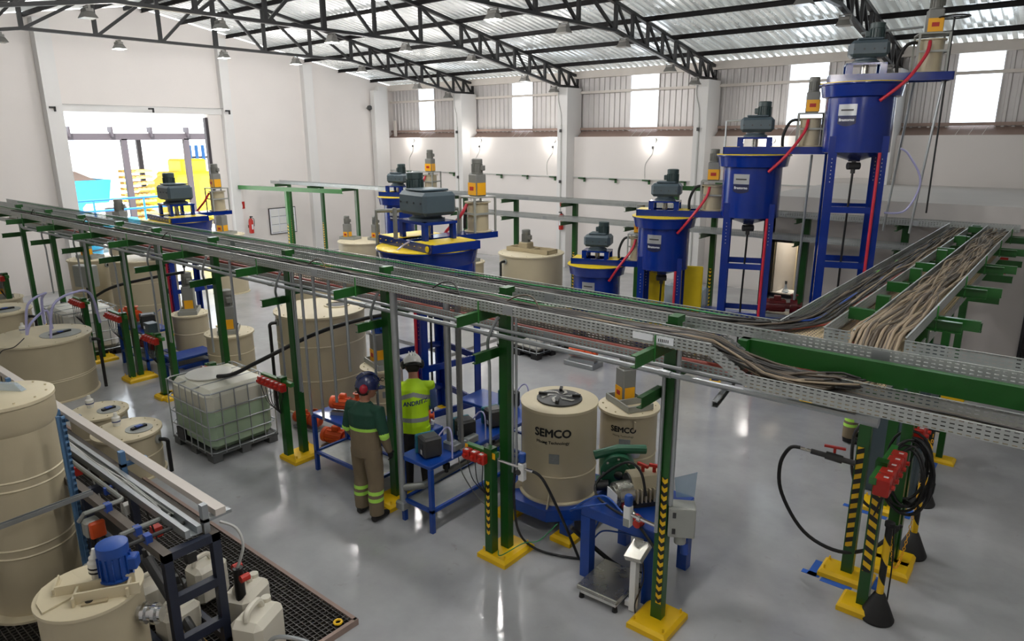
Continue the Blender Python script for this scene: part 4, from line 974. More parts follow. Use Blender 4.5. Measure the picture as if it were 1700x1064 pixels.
t6 = tank('small beige tank with blue motor and yellow guard left of the dusty lid tank', -12.4, 13.2, .42, 1.35, 0, 'plain', (.5,), mix=dict(motor='motor_blue', h=.36), pipe=-.8)
t7 = tank('pale beige tank with two mixers left of the tall blue vessel', -16.8, 13.3, .74, 1.5, 0, 'plain', (.5,), pipe=None)
mixer(t7, -.5, -.1, 1.51, .2); mixer(t7, .35, .3, 1.51, .2, tray=True)
t8 = tank('big beige tank with lilac hoses and black handle hatch at the left edge', -14.2, 3.87, .77, 1.09, 0, 'hatch', (.35, .38), hatch_rot=.9, pipe=1.25)
t9 = tank('beige tank cut by the left edge behind the lilac hose tank', -16.2, 3.7, .62, 1.28, 0, 'hatch', (.5,), hatch_rot=.6, pipe=1.0)
t10 = tank('small beige tank with black handle hatch, farther of two by the skid', -10.83, 3.5, .37, .62, 0, 'hatch', (.5,), hatch_rot=.7, pipe=.9)
t11 = tank('small beige tank with black handle hatch, nearer of two by the skid', -9.73, 3.45, .41, .64, 0, 'hatch', (.5,), hatch_rot=.7, pipe=1.0)
t14 = tank('beige mixing tank with yellow guard, left of the pair behind the posts', -14.0, 6.5, .34, 1.02, .25, 'plain', (.5,), mix=dict(rz=-.6, h=.5, w_=.24))
t15 = tank('beige mixing tank with grey motor, right of the pair behind the posts', -12.35, 6.44, .42, .92, 0, 'plain', (.6,), mix=dict(rz=-.6, h=.44, w_=.26))
plinth(MB(), -.45, .45, -.45, .45, .25, .02).build('stand', 'bench_blue', t14, 0)
t16 = tank('beige tank on a blue stand left of the wide tall tank', -12.2, 8.3, .5, 1.75, .42, 'plain', (.35, .6), pipe=None)
MB().bx(-.5, .5, -.5, .5, .3, .42).build('stand', 'bench_blue', t16, 0)
for sx in (-1, 1):
    for sy in (-1, 1):
        l_ = MB().bx(sx * .42 - .05, sx * .42 + .05, sy * .42 - .05, sy * .42 + .05, .06, .3).build('stand_leg', 'bench_blue', t16, 0)
        plinth(MB(), sx * .42 - .12, sx * .42 + .12, sy * .42 - .12, sy * .42 + .12, .08).build('foot', 'yellow', l_, 0)
t17 = tank('wide beige tank behind the rack posts left of the door reactor', -17.4, 7.1, .72, 1.75, 0, 'plain', (.4, .7), pipe=.6)
t18 = tank('narrow beige tank beside the far electrical box', -19.2, 6.6, .5, 1.6, 0, 'plain', (.5,), mix=dict(rz=.3), pipe=.7)
t19 = tank('small beige tank with blue motor mixer at the far left', -18.9, 4.5, .42, 1.0, 0, 'plain', (.5,), mix=dict(rz=.1, motor='motor_blue', h=.36, w_=.24))
t20 = tank('beige mixing tank standing before the yard door, left one', -22.4, 8.75, .5, 1.75, 0, 'plain', (.5,), mix=dict(rz=.3, h=.6, w_=.3))
t21 = tank('beige mixing tank standing right of the yard door', -19.7, 10.5, .5, 1.75, 0, 'plain', (.5,), mix=dict(rz=.3, h=.5, w_=.24))
# near skid tanks
t12 = tank('tall narrow beige column tank at the lower left edge', -7.55, 1.66, .39, 2.19, .06, 'plain', (.3, .34, .62, .66), pipe=None)
MB().add([(-.36, -.05, 2.2), (.02, .2, 2.2), (.05, .15, 2.2), (-.33, -.1, 2.2), (-.3, -.01, 2.27), (-.05, .15, 2.27), (-.02, .12, 2.27), (-.27, -.04, 2.27)], [(0, 1, 5, 4), (1, 2, 6, 5), (2, 3, 7, 6), (3, 0, 4, 7), (4, 5, 6, 7)]).build('lid_handle', 'sheer', t12, 0)
MB().lathe([(.48, .06), (.48, .085), (.39, .09)], n=40).build('base_flange', 'beige_top', t12)
MB().lathe([(.39, 1.9), (.41, 1.95), (.41, 2.17)], n=40).build('collar', 'beige', t12)
for z in (.5, .78): MB().cyl((-.02, -.4, z), (.25, -.62, z), .05, n=12).cyl((.2, -.58, z), (.22, -.6, z), .09, n=16).build('side_nozzle', 'pipe_grey', t12)
t13 = thing('mixing_tank', 'beige open top tank with blue motor and white sensor in the near left corner', 'tank', (-5.42, 1.49, 0)); r = .41
MB().lathe([(r, .06), (r, 1.17), (r - .012, 1.17)], n=44).build('shell', 'beige', t13)
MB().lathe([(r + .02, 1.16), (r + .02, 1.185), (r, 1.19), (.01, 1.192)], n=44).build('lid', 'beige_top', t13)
MB().prism([(-.38, -.02), (-.38, -.14), (-.3, -.28), (-.1, -.38), (.08, -.39), (.02, -.05), (-.02, .0)], (0, 0, 1.192), (0, 0, 1.205), (1, 0, 0), (0, 1, 0)).build('hinged_flap', 'beige_top', t13, 0)
MB().box((-.2, -.19, 1.23), (.24, .012, .05), -.5).box((-.2, -.19, 1.208), (.26, .03, .008), -.5).build('flap_handle', 'beige_top', t13, 0)
q = MB()
for a in ((-.02, .36, .10, .0), ): pass
q.box((.08, .03, 1.235), (.02, .62, .09), -.55).box((.28, .05, 1.235), (.02, .5, .09), -.55).box((.3, .22, 1.225), (.22, .02, .07), -.55).box((.1, -.14, 1.225), (.2, .02, .07), -.55)
q.build('motor_bridge', 'beige_top', t13, 0)
MB().box((.21, -.02, 1.2), (.16, .2, .012), -.55).build('opening', 'dusty', t13, 0); MB().lathe([(.03, 1.2), (.03, 1.208)], (.22, -.08, 0), 14).build('shaft_hole', 'black', t13)
motor_parts(t13, .1, .2, 1.24, .13, .3, 'motor_blue', .9)
sn = MB().lathe([(.05, 1.2), (.05, 1.27), (.065, 1.28), (.065, 1.36), (.05, 1.37), (.05, 1.4), (.03, 1.42), (.015, 1.47)], (-.06, .1, 0), 18).build('level_sensor', 'white_plastic', t13)
MB().lathe([(.066, 1.31), (.068, 1.315), (.066, 1.325)], (-.06, .1, 0), 18).lathe([(.066, 1.275), (.067, 1.29)], (-.06, .1, 0), 18).build('ring', 'ink', sn)
fn = MB().cyl((.32, .25, .98), (.5, .38, .98), .06, n=14).cyl((.36, .28, .98), (.385, .3, .98), .085, n=18).cyl((.44, .335, .98), (.465, .355, .98), .085, n=18).build('flanged_nozzle', 'chrome', t13)
MB().cyl((.32, -.26, .62), (.37, -.3, .62), .045, n=14).build('drain_nozzle', 'beige_top', t13)

t13.scale = (.86, .86, 1.0)
# ---------------------------------------------------------------- blue reactors
def reactor(label, x, y, rz, zr, bh=1.05, r=.5, lidr=.64, big=False, feeder=(.88, 0), plate=True, name='reactor_vessel', rails=(1.95, 2.85), a=.36, s=1.0):
    t = thing(name, label, 'reactor', (x, y, 0), rz)
    da = math.atan2(-y, -x) - rz
    MB().lathe([(.03, zr - bh - .14), (.1, zr - bh - .13), (r, zr - bh), (r, zr - .02)], n=40).build('vessel', 'blue', t)
    MB().lathe([(r, zr - .22), (lidr - .06, zr - .2), (lidr - .03, zr - .03), (lidr, zr - .02), (lidr, zr), (r - .02, zr)], n=14 if not big else 40).build('rim', 'blue', t, 30)
    MB().lathe([(lidr - .01, zr), (lidr - .01, zr + .012), (.01, zr + .014)], n=28 if not big else 40).build('lid', 'lid_yellow', t)
    L0, L1, W = (-.52, 1.2, .24) if not big else (-.78, .78, .42)
    L0 *= s; L1 *= s; W *= s
    q = MB()
    for sy in (-1, 1): q.chan((L0, sy * W, zr + .075), (L1, sy * W, zr + .075), (0, -sy, 0), (0, 0, 1), .12, .05, .01)
    q.bx(L0, L0 + .02, -W, W, zr + .015, zr + .135).bx(L1 - .02, L1, -W, W, zr + .015, zr + .135).bx(-.02, 0, -W, W, zr + .02, zr + .13)
    q.build('bridge', 'blue', t, 0)
    MB().bx(L0 + .02, -.24 * s, -W + .02, W - .02, zr + .125, zr + .137).build('cover_plate', 'lid_yellow', t, 0)
    MB().bx(.26 * s, (.48 if not big else .72) * s, -W + .02, W - .02, zr + .125, zr + .137).build('cover_plate', 'lid_yellow', t, 0)
    if big:
        for k in range(9): MB().cyl((L0 + .1 + k * .17, -W - .01, zr + .08), (L0 + .1 + k * .17, -W - .025, zr + .08), .007, n=6).build('bolt', 'lid_yellow', t)
        MB().cyl((L1 - .1, -W - .01, zr + .075), (L1 - .1, -W - .02, zr + .075), .045, n=16).build('port', 'lid_yellow', t)
    g = 1.35 if big else 1.0
    st = MB()
    for sx in (-1, 1):
        for sy in (-1, 1): st.bx(sx * .24 * g - .05, sx * .24 * g + .05, sy * .18 * g - .03, sy * .18 * g + .03, zr + .13, zr + .3 * g)
    st.bx(-.29 * g, .29 * g, -.21 * g, .21 * g, zr + .27 * g, zr + .3 * g)
    st.build('gearbox_stand', 'blue', t, 0)
    MB().cyl((0, 0, zr + .13), (0, 0, zr + .28 * g), .05, n=14).build('shaft', 'steel', t)
    z0 = zr + .3 * g
    MB().lathe([(.2 * g, z0), (.2 * g, z0 + .03), (.16 * g, z0 + .05), (.16 * g, z0 + .08)], n=24).build('gearbox_flange', 'gearbox', t)
    gb_ = MB().cbox((.02, 0, z0 + .08 + .13 * g), (.56 * g, .42 * g, .25 * g), .05).build('gearbox', 'gearbox', t)
    MB().cbox((.02, 0, z0 + .09 + .265 * g), (.36 * g, .34 * g, .03), .01).build('gearbox_cover', 'gearbox', gb_)
    for k in range(4): MB().cyl((-.2 * g + k * .14 * g, -.21 * g, z0 + .2 * g), (-.2 * g + k * .14 * g, -.22 * g, z0 + .2 * g), .014, n=6).build('bolt', 'dark_grey', gb_)
    if big:
        MB().cbox((-.42, .05, z0 + .2), (.24, .3, .3), .04).build('gear_side_case', 'gearbox', gb_)
        motor_parts(t, -.4, .05, z0 + .35, .13, .34, 'motor_green', 2.4)
    else: motor_parts(t, .12, .02, z0 + .33, .11, .27, 'motor_green', 3.0)
    # feeder on the outrigger
    fx, fy = feeder; zb = zr + .137
    if abs(fy) > .01:
        MB().bx(fx - .2, fx + .2, min(0, fy) , fy + .25, zr + .04, zb - .003).build('outrigger', 'blue', t, 0)
    fz = .46
    fe_ = MB().lathe([(.22, zb), (.22, zb + .015), (.17, zb + .02), (.17, zb + fz), (.21, zb + fz), (.21, zb + fz + .015)], (fx, fy, 0), 26).build('feed_pot', 'beige', t)
    q = MB()
    for sx in (-1, 1):
        for sy in (-1, 1): q.bx(fx + sx * .2 - .014, fx + sx * .2 + .014, fy + sy * .2 - .014, fy + sy * .2 + .014, zb, zb + fz + .08)
    q.bx(fx - .214, fx + .214, fy - .214, fy + .214, zb + fz + .08, zb + fz + .1)
    q.bx(fx - .21, fx + .21, fy - .21, fy - .19, zb + .28, zb + .31).bx(fx + .19, fx + .21, fy - .21, fy + .21, zb + .28, zb + .31)
    q.build('feed_frame', 'grey_box', t, 0)
    zt = zb + fz + .1
    hs = MB().cbox((fx, fy, zt + .17), (.21, .2, .34), .012).build('drive_housing', 'grey_plastic', t)
    MB().bx(fx - .1, fx + .1, fy - .112, fy - .1, zt + .02, zt + .21).build('guard_plate', 'guard_yellow', hs, 0)
    MB().bx(fx + .105, fx + .115, fy - .08, fy + .08, zt + .02, zt + .21).build('guard_plate', 'guard_yellow', hs, 0)
    MB().bx(fx - .05, fx + .05, fy - .116, fy - .111, zt + .09, zt + .15).build('warning_sticker', 'ink_red', hs, 0)
    motor_parts(t, fx, fy, zt + .34, .085, .24, 'motor_grey', .5)
    MB().tube(smoothp([(fx - .05, fy - .17, zb + fz - .02), (fx - .1, fy - .28, zb + .24), (fx - .34, fy - .46, zb - .12), (math.cos(da + .5) * (r + .03), math.sin(da + .5) * (r + .03), zr - .28)], 6), .026, 8).build('red_feed_hose', 'red_hose', t)
    MB().tube(smoothp([(fx - .16, fy + .05, zb + .45), (fx - .32, fy + .05, zb + .42), (fx - .42, fy + .04, zb + .2), (fx - .42, fy + .03, zb)], 5), .026, 8).build('black_feed_hose', 'rubber', t)
    # legs with cross rails
    for sx in (-1, 1):
        for sy in (-1, 1):
            ang = math.atan2(sy, sx); k = a / .36
            l_ = MB().bx(sx * a - .065, sx * a + .065, sy * a - .012, sy * a + .012, 0, zr - bh + .25).bx(sx * (a + .053) - .012, sx * (a + .053) + .012, sy * a - (.1 if sy > 0 else 0), sy * a + (0 if sy > 0 else .1), 0, zr - bh + .25).build('leg', 'blue', t, 0)
            for j in range(7): MB().cyl((sx * a, sy * a - .014, zr - bh - .1 - j * .06), (sx * a, sy * a + .014, zr - bh - .1 - j * .06), .009, n=6).build('bolt_hole', 'silverplate', l_)
            MB().bx(sx * a - .1, sx * a + .1, sy * a - .1, sy * a + .1, 0, .02).build('foot_plate', 'yellow', l_, 0)
    for d_ in rails:
        z = zr - d_
        if z < .12: continue
        MB().bx(-a, a, -a - .02, -a + .02, z - .05, z + .05).bx(-a, a, a - .02, a + .02, z - .05, z + .05).bx(-a - .02, -a + .02, -a, a, z - .05, z + .05).bx(a - .02, a + .02, -a, a, z - .05, z + .05).build('cross_rail', 'blue', t, 0)
    zv = zr - bh - .12
    v_ = MB().cyl((0, 0, zv + .03), (0, 0, zv - .22), .035, n=12).cyl((0, 0, zv), (0, 0, zv - .03), .09, n=16).cyl((-.09, -.03, zv - .1), (.09, .03, zv - .1), .06, n=14).build('drain_valve', 'dark_grey', t)
    if zv > 1: MB().tube([(0, 0, zv - .2), (-.02, 0, zv - 1.4), (-.02, 0, max(.05, zv - 2.4))], .018, 7).build('drain_pipe', 'black', v_)
    if plate:
        pa = da - .36; zp = zr - .32
        plate_on_cyl(MB(), r, pa, zp - .17, zp, .14).build('maker_plate', 'silverplate', t)
        plate_on_cyl(MB(), r, pa, zp - .1, zp - .075, .095, .006).build('plate_print', 'dark_grey', t)
        plate_on_cyl(MB(), r, pa, zp - .33, zp - .175, .14, round_bottom=.04).build('name_plate', 'navyplate', t)
        text_on_cyl('lettering', 'Brastorno', .058, r, pa, zp - .235, 'ink_white', t, .002, .007)
    if zr > 2: MB().tube([(a - .05, -a - .03, zr - bh), (a - .06, -a - .03, .1)], .024, 8).build('red_riser', 'red_hose', t)
    return t
rA = reactor('lowest of the four stepped blue reactors, half hidden by the trays', -7.95, 12.5, R(20), 1.87, .95)
rB = reactor('second lowest of the four stepped blue reactors', -6.42, 12.5, R(20), 2.99, 1.02)
rC = reactor('third blue reactor of the stepped row, beside the highest one', -4.74, 12.5, R(20), 4.18, 1.08)
rD = reactor('highest blue reactor of the stepped row, reaching up to the roof truss', -3.08, 12.5, R(20), 5.29, 1.05)
wh = MB().tube([(.2 * math.cos(k * math.pi / 8), .2 * math.sin(k * math.pi / 8) - 0, 0) for k in range(17)], .012, 6).tube([(-.2, 0, 0), (.2, 0, 0)], .01, 6).tube([(0, 0, 0), (0, 0, -2.9)], .014, 6).build('handwheel_rod', 'black', rD); wh.location = (1.12, -.1, 6.2)
MB().tube([(-.1, .1, 6.05), (.75, .05, 6.1)], .02, 7).build('brace_pipe', 'galv', rD)
for k, (lx, ly) in enumerate(((.75, .2), (1.1, -.05))): MB().tube([(lx, ly, 5.3), (lx - .15, ly + .1, 2.95)], .02, 7).build('drop_conduit', 'galv', rD)
MB().tube(smoothp([(.62, -.2, 4.3), (.75, -.2, 4.2), (.95, -.25, 3.8), (.8, -.25, 3.35), (.5, -.25, 3.3)], 6), .016, 7).build('clear_hose', 'hose_lilac', rD)
MB().tube([(.95, 0, 4.18), (.9, 0, 1.6)], .022, 7).build('drop_conduit', 'galv', rC); MB().tube([(-.5, -.1, 4.2), (-.5, -.1, 4.75), (0, -.1, 4.78)], .018, 7).build('brace_pipe', 'galv', rC)
rE = reactor('wide blue reactor with big grey gearbox in the middle of the hall', -7.68, 7.3, R(-12), 2.9, .8, .72, .79, True, (-.08, 1.0), False, a=.52, rails=(1.75, 2.5))
for k in range(1): pass
ca, sa = math.cos(R(12)), math.sin(R(12))
gp = lambda dx, dy, z: (dx * ca - dy * sa, dx * sa + dy * ca, z)      # world offset -> reactor frame
MB().tube([gp(-.72, -.38, 2.6), gp(-.72, -.38, 3.42), gp(.05, .62, 3.42), gp(.05, .62, 3.0)], .035, 9).build('guard_pipe', 'pipe_grey', rE)
MB().bx(-.15, -.09, -.5, -.46, 3.04, 3.5).build('slotted_post', 'slot_strut_grey', rE, 0)
MB().tube(smoothp([(.2, -.44, 3.03), (.1, -.52, 2.95), (.1, -.78, 2.75), (.12, -.8, 2.45)], 5), .014, 6).build('clear_tube', 'hose_lilac', rE)
rF = reactor('wide blue reactor in front of the open yard door', -16.7, 7.75, R(-5), 2.62, .8, .72, .79, True, (-.25, 1.1), False, a=.52, rails=(1.6,))
MB().tube([(-1.0, .2, 2.2), (-1.0, .2, 3.35), (-.1, .35, 3.35)], .05, 9).build('guard_pipe', 'beige', rF)
rG = reactor('tall narrow blue vessel in front of the gable corner', -15.0, 13.2, R(10), 2.9, 1.75, .42, .6, False, (.9, .3), True, a=.3, rails=(2.3,))
# yellow guard screens below the second reactor
for i, (x, y) in enumerate(((-6.95, 13.25), (-6.15, 13.35))):
    t = thing('guard_screen', ('left', 'right')[i] + ' yellow guard panel behind the legs of the second lowest reactor', 'guard panel', (x, y, 0), R(20))
    MB().cbox((0, 0, 1.0), (.42, .05, 1.8), .02).build('panel', 'lid_yellow', t); MB().bx(-.2, -.15, -.15, .15, 0, .1).bx(.15, .2, -.15, .15, 0, .1).build('foot', 'lid_yellow', t, 0)
# red pumps on the floor by the stepped reactors
def pump(label, loc, rz, m='darkred', s=1.0, name='pump', base='galv', m2=None):
    t = thing(name, label, 'pump', loc, rz)
    MB().box((0, 0, .03 * s), (.62 * s, .26 * s, .06 * s)).build('base', base, t, 0)
    mo = MB().cyl((-.28 * s, 0, .2 * s), (.05 * s, 0, .2 * s), .11 * s, n=18).cyl((-.33 * s, 0, .2 * s), (-.26 * s, 0, .2 * s), .12 * s, n=18).build('motor', m, t)
    f = MB()
    for i in range(12):
        a = i * math.pi / 6; f.box((-.1 * s, math.cos(a) * .115 * s, .2 * s + math.sin(a) * .115 * s), (.26 * s, .012 * s, .012 * s))
    f.build('fins', m, mo, 0)
    MB().cbox((-.1 * s, 0, .34 * s), (.12 * s, .1 * s, .08 * s), .01).build('terminal_box', m, mo)
    MB().cyl((.05 * s, 0, .2 * s), (.12 * s, 0, .2 * s), .06 * s, n=14).cyl((.12 * s, 0, .2 * s), (.24 * s, 0, .2 * s), .13 * s, n=20).build('casing', m2 or m, t)
    MB().cyl((.24 * s, 0, .2 * s), (.32 * s, 0, .2 * s), .05 * s, n=12).cyl((.3 * s, 0, .2 * s), (.32 * s, 0, .2 * s), .08 * s, n=14).cyl((.18 * s, 0, .3 * s), (.18 * s, 0, .42 * s), .04 * s, n=12).cyl((.18 * s, 0, .4 * s), (.18 * s, 0, .42 * s), .07 * s, n=14).build('nozzle', m2 or m, t)
    return t

# ================================================================ benches, pumps and floor equipment
def bench(label, x0, x1, y0, y1, z, rails=(.28,), leg=.05, name='steel_bench', apron=.05, mesh_shelf=True, skip=()):
    t = thing(name, label, 'bench', ((x0 + x1) / 2, (y0 + y1) / 2, 0)); hx, hy = (x1 - x0) / 2, (y1 - y0) / 2
    MB().cbox((0, 0, z - apron / 2), (2 * hx, 2 * hy, apron), .008).build('top', 'bench_blue', t)
    for sx in (-1, 1):
        for sy in (-1, 1): MB().bx(sx * (hx - leg / 2) - leg / 2, sx * (hx - leg / 2) + leg / 2, sy * (hy - leg / 2) - leg / 2, sy * (hy - leg / 2) + leg / 2, 0, z - apron).build('leg', 'bench_blue', t, 0)
    for r_ in rails:
        MB().bx(-hx, hx, -hy, -hy + .04, r_ - .02, r_ + .02).bx(-hx, hx, hy - .04, hy, r_ - .02, r_ + .02).bx(-hx, -hx + .04, -hy, hy, r_ - .02, r_ + .02).bx(hx - .04, hx, -hy, hy, r_ - .02, r_ + .02).build('shelf_frame', 'bench_blue', t, 0)
        if mesh_shelf: MB().bx(-hx + .04, hx - .04, -hy + .04, hy - .04, r_ - .006, r_).build('mesh_shelf', 'slot_xy', t, 0)
    return t
bench('near blue bench with dosing pumps beside the high visibility vest', -5.86, -5.33, 4.98, 6.75, .86)
bench('long blue bench in front of the worker in green and khaki', -7.8, -6.45, 5.1, 5.68, .86)
bench('blue bench behind the near bench, along the wide reactor', -6.7, -5.2, 6.85, 7.4, .8)
bench('blue pump bench at the left row of rack posts', -15.0, -13.8, 5.45, 6.0, .85)
bench('blue low bench under the agitated tank pair', -13.4, -12.9, 5.6, 6.4, .45)
bench('blue laboratory table behind the third stepped reactor', -7.2, -5.2, 14.0, 14.38, .85, rails=())
pt = bench('heavy blue table carrying the green pump and gear motor', -3.56, -2.72, 5.42, 6.3, .83, rails=(), leg=.11, apron=.12, name='pump_table')
# dosing pumps (dark boxes with teal backs)
def dosing(label, x, y, z, rz=0, s=1.0):
    t = thing('dosing_pump', label, 'pump', (x, y, z), rz)
    MB().cbox((0, 0, .125 * s), (.2 * s, .22 * s, .23 * s), .02).build('body', 'dark_grey', t); MB().cbox((-.13 * s, 0, .115 * s), (.05 * s, .24 * s, .23 * s), .012).build('back_case', 'teal', t)
    MB().box((.02 * s, -.113 * s, .12 * s), (.09 * s, .008, .12 * s)).build('panel', 'black', t, 0); MB().box((.03 * s, -.118 * s, .08 * s), (.04 * s, .006, .05 * s)).build('sticker', 'cable_white', t, 0)
    MB().box((0, 0, .243 * s), (.14 * s, .16 * s, .006)).build('top_cover', 'pump_green' if s < .9 else 'dark_grey', t, 0)
    MB().tube(smoothp([(0, .1 * s, .2 * s), (.02, .2 * s, .3 * s), (.15 * s, .2 * s, .28 * s), (.2 * s, .18 * s, .0)], 5), .01, 6).build('tube', 'hose_lilac', t)
dosing('dark dosing pump with teal back on the near corner of the near bench', -5.56, 5.2, .86, R(-20), 1.05)
dosing('dark dosing pump with teal back in the middle of the near bench', -5.6, 5.85, .86, R(-20))
dosing('dark dosing pump at the far end of the near bench', -5.55, 6.35, .86, R(-20))
dosing('dark dosing pump on the bench behind the near bench', -5.9, 7.1, .8, R(-20)); dosing('teal dosing pump behind the fan lid tank', -5.35, 7.1, .8, R(-20))
dosing('dark teal pump on the left pump bench', -14.1, 5.7, .85, R(-20), 1.2)
t = thing('junction_pair', 'pair of grey cast junction boxes on the near bench edge', 'junction box', (-5.42, 5.62, .86), R(90))
for k in (-.1, .14): MB().cbox((k, 0, .05), (.2, .09, .09), .012).build('box', 'galv', t)
MB().cyl((-.02, 0, .05), (.06, 0, .05), .03, n=10).build('nipple', 'galv', t)
dp = thing('drain_pipe', 'grey plastic pipe hung below the near bench', 'pipe', (0, 0, 0))
MB().tube([(-5.8, 4.98, .45), (-5.62, 5.12, .48), (-5.5, 6.4, .62)], .045, 10).build('pipe', 'pipe_grey', dp)
for y in (5.45, 5.95, 6.3): MB().cyl((-5.55, y, .55), (-5.55, y, .72), .025, .02, n=10).cyl((-5.55, y, .6), (-5.55, y, .66), .045, n=10).build('valve', 'black', dp)
for i, (x0, y0, x1, y1) in enumerate(((-5.5, 5.6, -5.25, 5.75), (-5.45, 6.0, -5.2, 6.15))):
    hose('tube', [(x0, y0, .8), (x0 + .08, y0, .5), (x1, y1, .12), (x1 + .2, y1 + .1, .02)], .007, 'pipe_grey', ('first', 'second')[i] + ' thin grey tube hanging from the near bench to the floor', 'tube')
# orange pumps
pump('orange pump on the left end of the long bench', (-7.35, 5.4, .86), R(25), 'orange', .75); pump('orange pump on the floor at the foot of the six box station', (-8.05, 5.75, 0), R(15), 'orange', .95)
pump('orange pump on a grey block behind the long tray', (-7.45, 11.3, .1), R(10), 'orange', .9); pump('orange pump behind the workers at the wide reactor', (-6.95, 6.3, .5), R(40), 'orange', .7)
pump('small orange pump beside the wide tall tank foot', (-9.1, 5.9, 0), R(10), 'orange', .8); pump('red pump on the left pump bench', (-14.75, 5.65, .85), R(10), 'orange', .9); pump('red pump on the lower shelf of the left pump bench', (-14.3, 5.75, .3), R(10), 'darkred', .8)
t = tag(MB().cbox((-7.45, 11.3, .05), (.7, .4, .1), .01).build('pump_block', 'galv'), 'low grey block under the orange pump behind the tray', 'block')
t = tag(MB().cbox((-6.95, 6.3, .25), (.6, .4, .5), .01).build('pump_stand', 'bench_blue'), 'small blue stand under the orange pump behind the workers', 'stand')
pump('dark red pump at the foot of the third stepped reactor', (-4.42, 13.85, 1.0), R(20), 'darkred', 1.1); pump('dark red pump beside the legs of the highest reactor', (-2.6, 13.6, 1.0), R(20), 'darkred', 1.2)
for lb_, loc_ in (('beside the highest reactor', (-2.6, 13.6, 0)), ('behind the third stepped reactor', (-4.42, 13.85, 0))):
  t = thing('pump_stand', 'blue steel stand under the dark red pump ' + lb_, 'stand', loc_); MB().bx(-.45, .45, -.25, .25, .94, 1.0).build('top', 'bench_blue', t, 0)
  for sx in (-1, 1):
    for sy in (-1, 1): MB().bx(sx * .4 - .03, sx * .4 + .03, sy * .2 - .03, sy * .2 + .03, 0, .94).build('leg', 'bench_blue', t, 0)
o = MB().cyl((-2.45, 12.2, 1.5), (-2.45, 12.2, 2.45), .06, n=14).cyl((-2.45, 12.2, 0), (-2.45, 12.2, 1.5), .05, n=14).build('plastic_pipe', 'white'); tag(o, 'white plastic pipe end standing left of the left office tray', 'pipe')
# on the heavy table
gp_ = thing('blower_pump', 'green cast pump on the heavy blue table', 'pump', (-3.42, 6.08, .83), R(35))
MB().cyl((-.1, -.12, .2), (-.1, .1, .2), .19, n=24).cyl((-.1, -.16, .2), (-.1, -.12, .2), .13, n=20).build('casing', 'pump_green', gp_)
for k in range(8): MB().cyl((-.1 + .16 * math.cos(k * .785), -.13, .2 + .16 * math.sin(k * .785)), (-.1 + .16 * math.cos(k * .785), -.12, .2 + .16 * math.sin(k * .785)), .015, n=6).build('bolt', 'steel', gp_)
MB().cyl((-.1, -.19, .2), (-.1, -.16, .2), .05, n=14).build('sight_glass', 'chrome', gp_); MB().tube([(-.35, 0, .34), (-.1, 0, .42), (.2, .05, .4)], .05, 10).build('manifold', 'pump_green', gp_)
MB().bx(-.32, .12, -.14, .14, 0, .03).bx(-.25, -.2, -.12, .12, .03, .1).bx(.0, .05, -.12, .12, .03, .1).build('foot', 'pump_green', gp_, 0); MB().cyl((-.34, -.2, .08), (-.2, -.2, .1), .055, n=12).build('inlet', 'black', gp_)
gm = thing('gear_motor', 'beige finned gear motor on the heavy blue table', 'motor', (-3.1, 5.98, .83), R(-38))
MB().prism([(-.14, .06), (.14, .06), (.16, .2), (.09, .3), (-.09, .3), (-.16, .2)], (0, -.22, 0), (0, .2, 0), (1, 0, 0), (0, 0, 1)).build('housing', 'beige', gm, 0); MB().cyl((0, -.24, .18), (0, -.22, .18), .12, n=20).cyl((0, -.3, .18), (0, -.24, .18), .04, n=12).build('drive_end', 'dark_grey', gm)
for k in range(9): MB().bx(.15, .2, -.2 + k * .045, -.185 + k * .045, .06, .2).build('fin', 'beige', gm, 0)
MB().bx(-.18, .18, -.2, .2, 0, .06).build('foot', 'dark_grey', gm, 0); v = MB().cyl((-.02, -.06, .3), (-.02, -.06, .36), .02, n=8).box((-.02, -.06, .37), (.13, .03, .03), .5).cyl((.02, .05, .3), (.02, .05, .36), .02, n=8).box((.02, .05, .37), (.11, .03, .03), .9).build('red_valves', 'ink_red', gm)
sp_ = thing('barrel_pump', 'silver barrel pump lying on the heavy blue table', 'pump', (-3.22, 5.72, .83), R(-30))
MB().cyl((0, -.12, .13), (0, .16, .13), .125, n=24).cyl((0, -.15, .13), (0, -.12, .13), .09, n=20).build('barrel', 'steel', sp_); MB().bx(-.12, .12, -.1, .14, 0, .03).bx(-.1, .1, -.02, .06, .02, .06).build('foot', 'dark_grey', sp_, 0); MB().bx(-.1, .1, -.157, -.15, .05, .18).build('nameplate', 'paper', sp_, 0)
fv = thing('fire_hose_valve', 'red valve fitting lying on the heavy blue table', 'valve', (-3.05, 5.55, .83), R(-35))
MB().cyl((-.24, 0, .05), (-.1, 0, .05), .045, n=12).cyl((.12, 0, .05), (.22, 0, .05), .045, n=12).cyl((-.22, 0, .05), (-.22, 0, .16), .035, n=10).cyl((.2, 0, .05), (.24, -.06, .05), .04, n=10).build('couplings', 'ink_red', fv); MB().cyl((-.1, 0, .05), (.12, 0, .05), .028, n=12).build('barrel', 'steel', fv)
fr = thing('filter_regulator', 'white air regulator with blue cap at the post by the pump table', 'regulator', (-2.9, 5.22, .92))
MB().cbox((0, 0, .12), (.075, .07, .22), .01).build('body', 'white', fr); MB().lathe([(.036, .23), (.04, .24), (.04, .32), (.03, .335)], n=16).build('knob', 'motor_blue', fr); MB().cyl((.03, 0, .14), (.3, .03, .1), .018, n=8).cyl((.1, 0, .13), (.13, 0, .125), .03, n=8).build('fitting', 'chrome', fr); MB().bx(-.03, .03, -.04, -.036, .02, .1).build('sight_slot', 'grey_box', fr, 0)
fr2 = thing('filter_regulator', 'white air regulator with blue cap on the three box station', 'regulator', (-4.1, 5.12, 1.05))
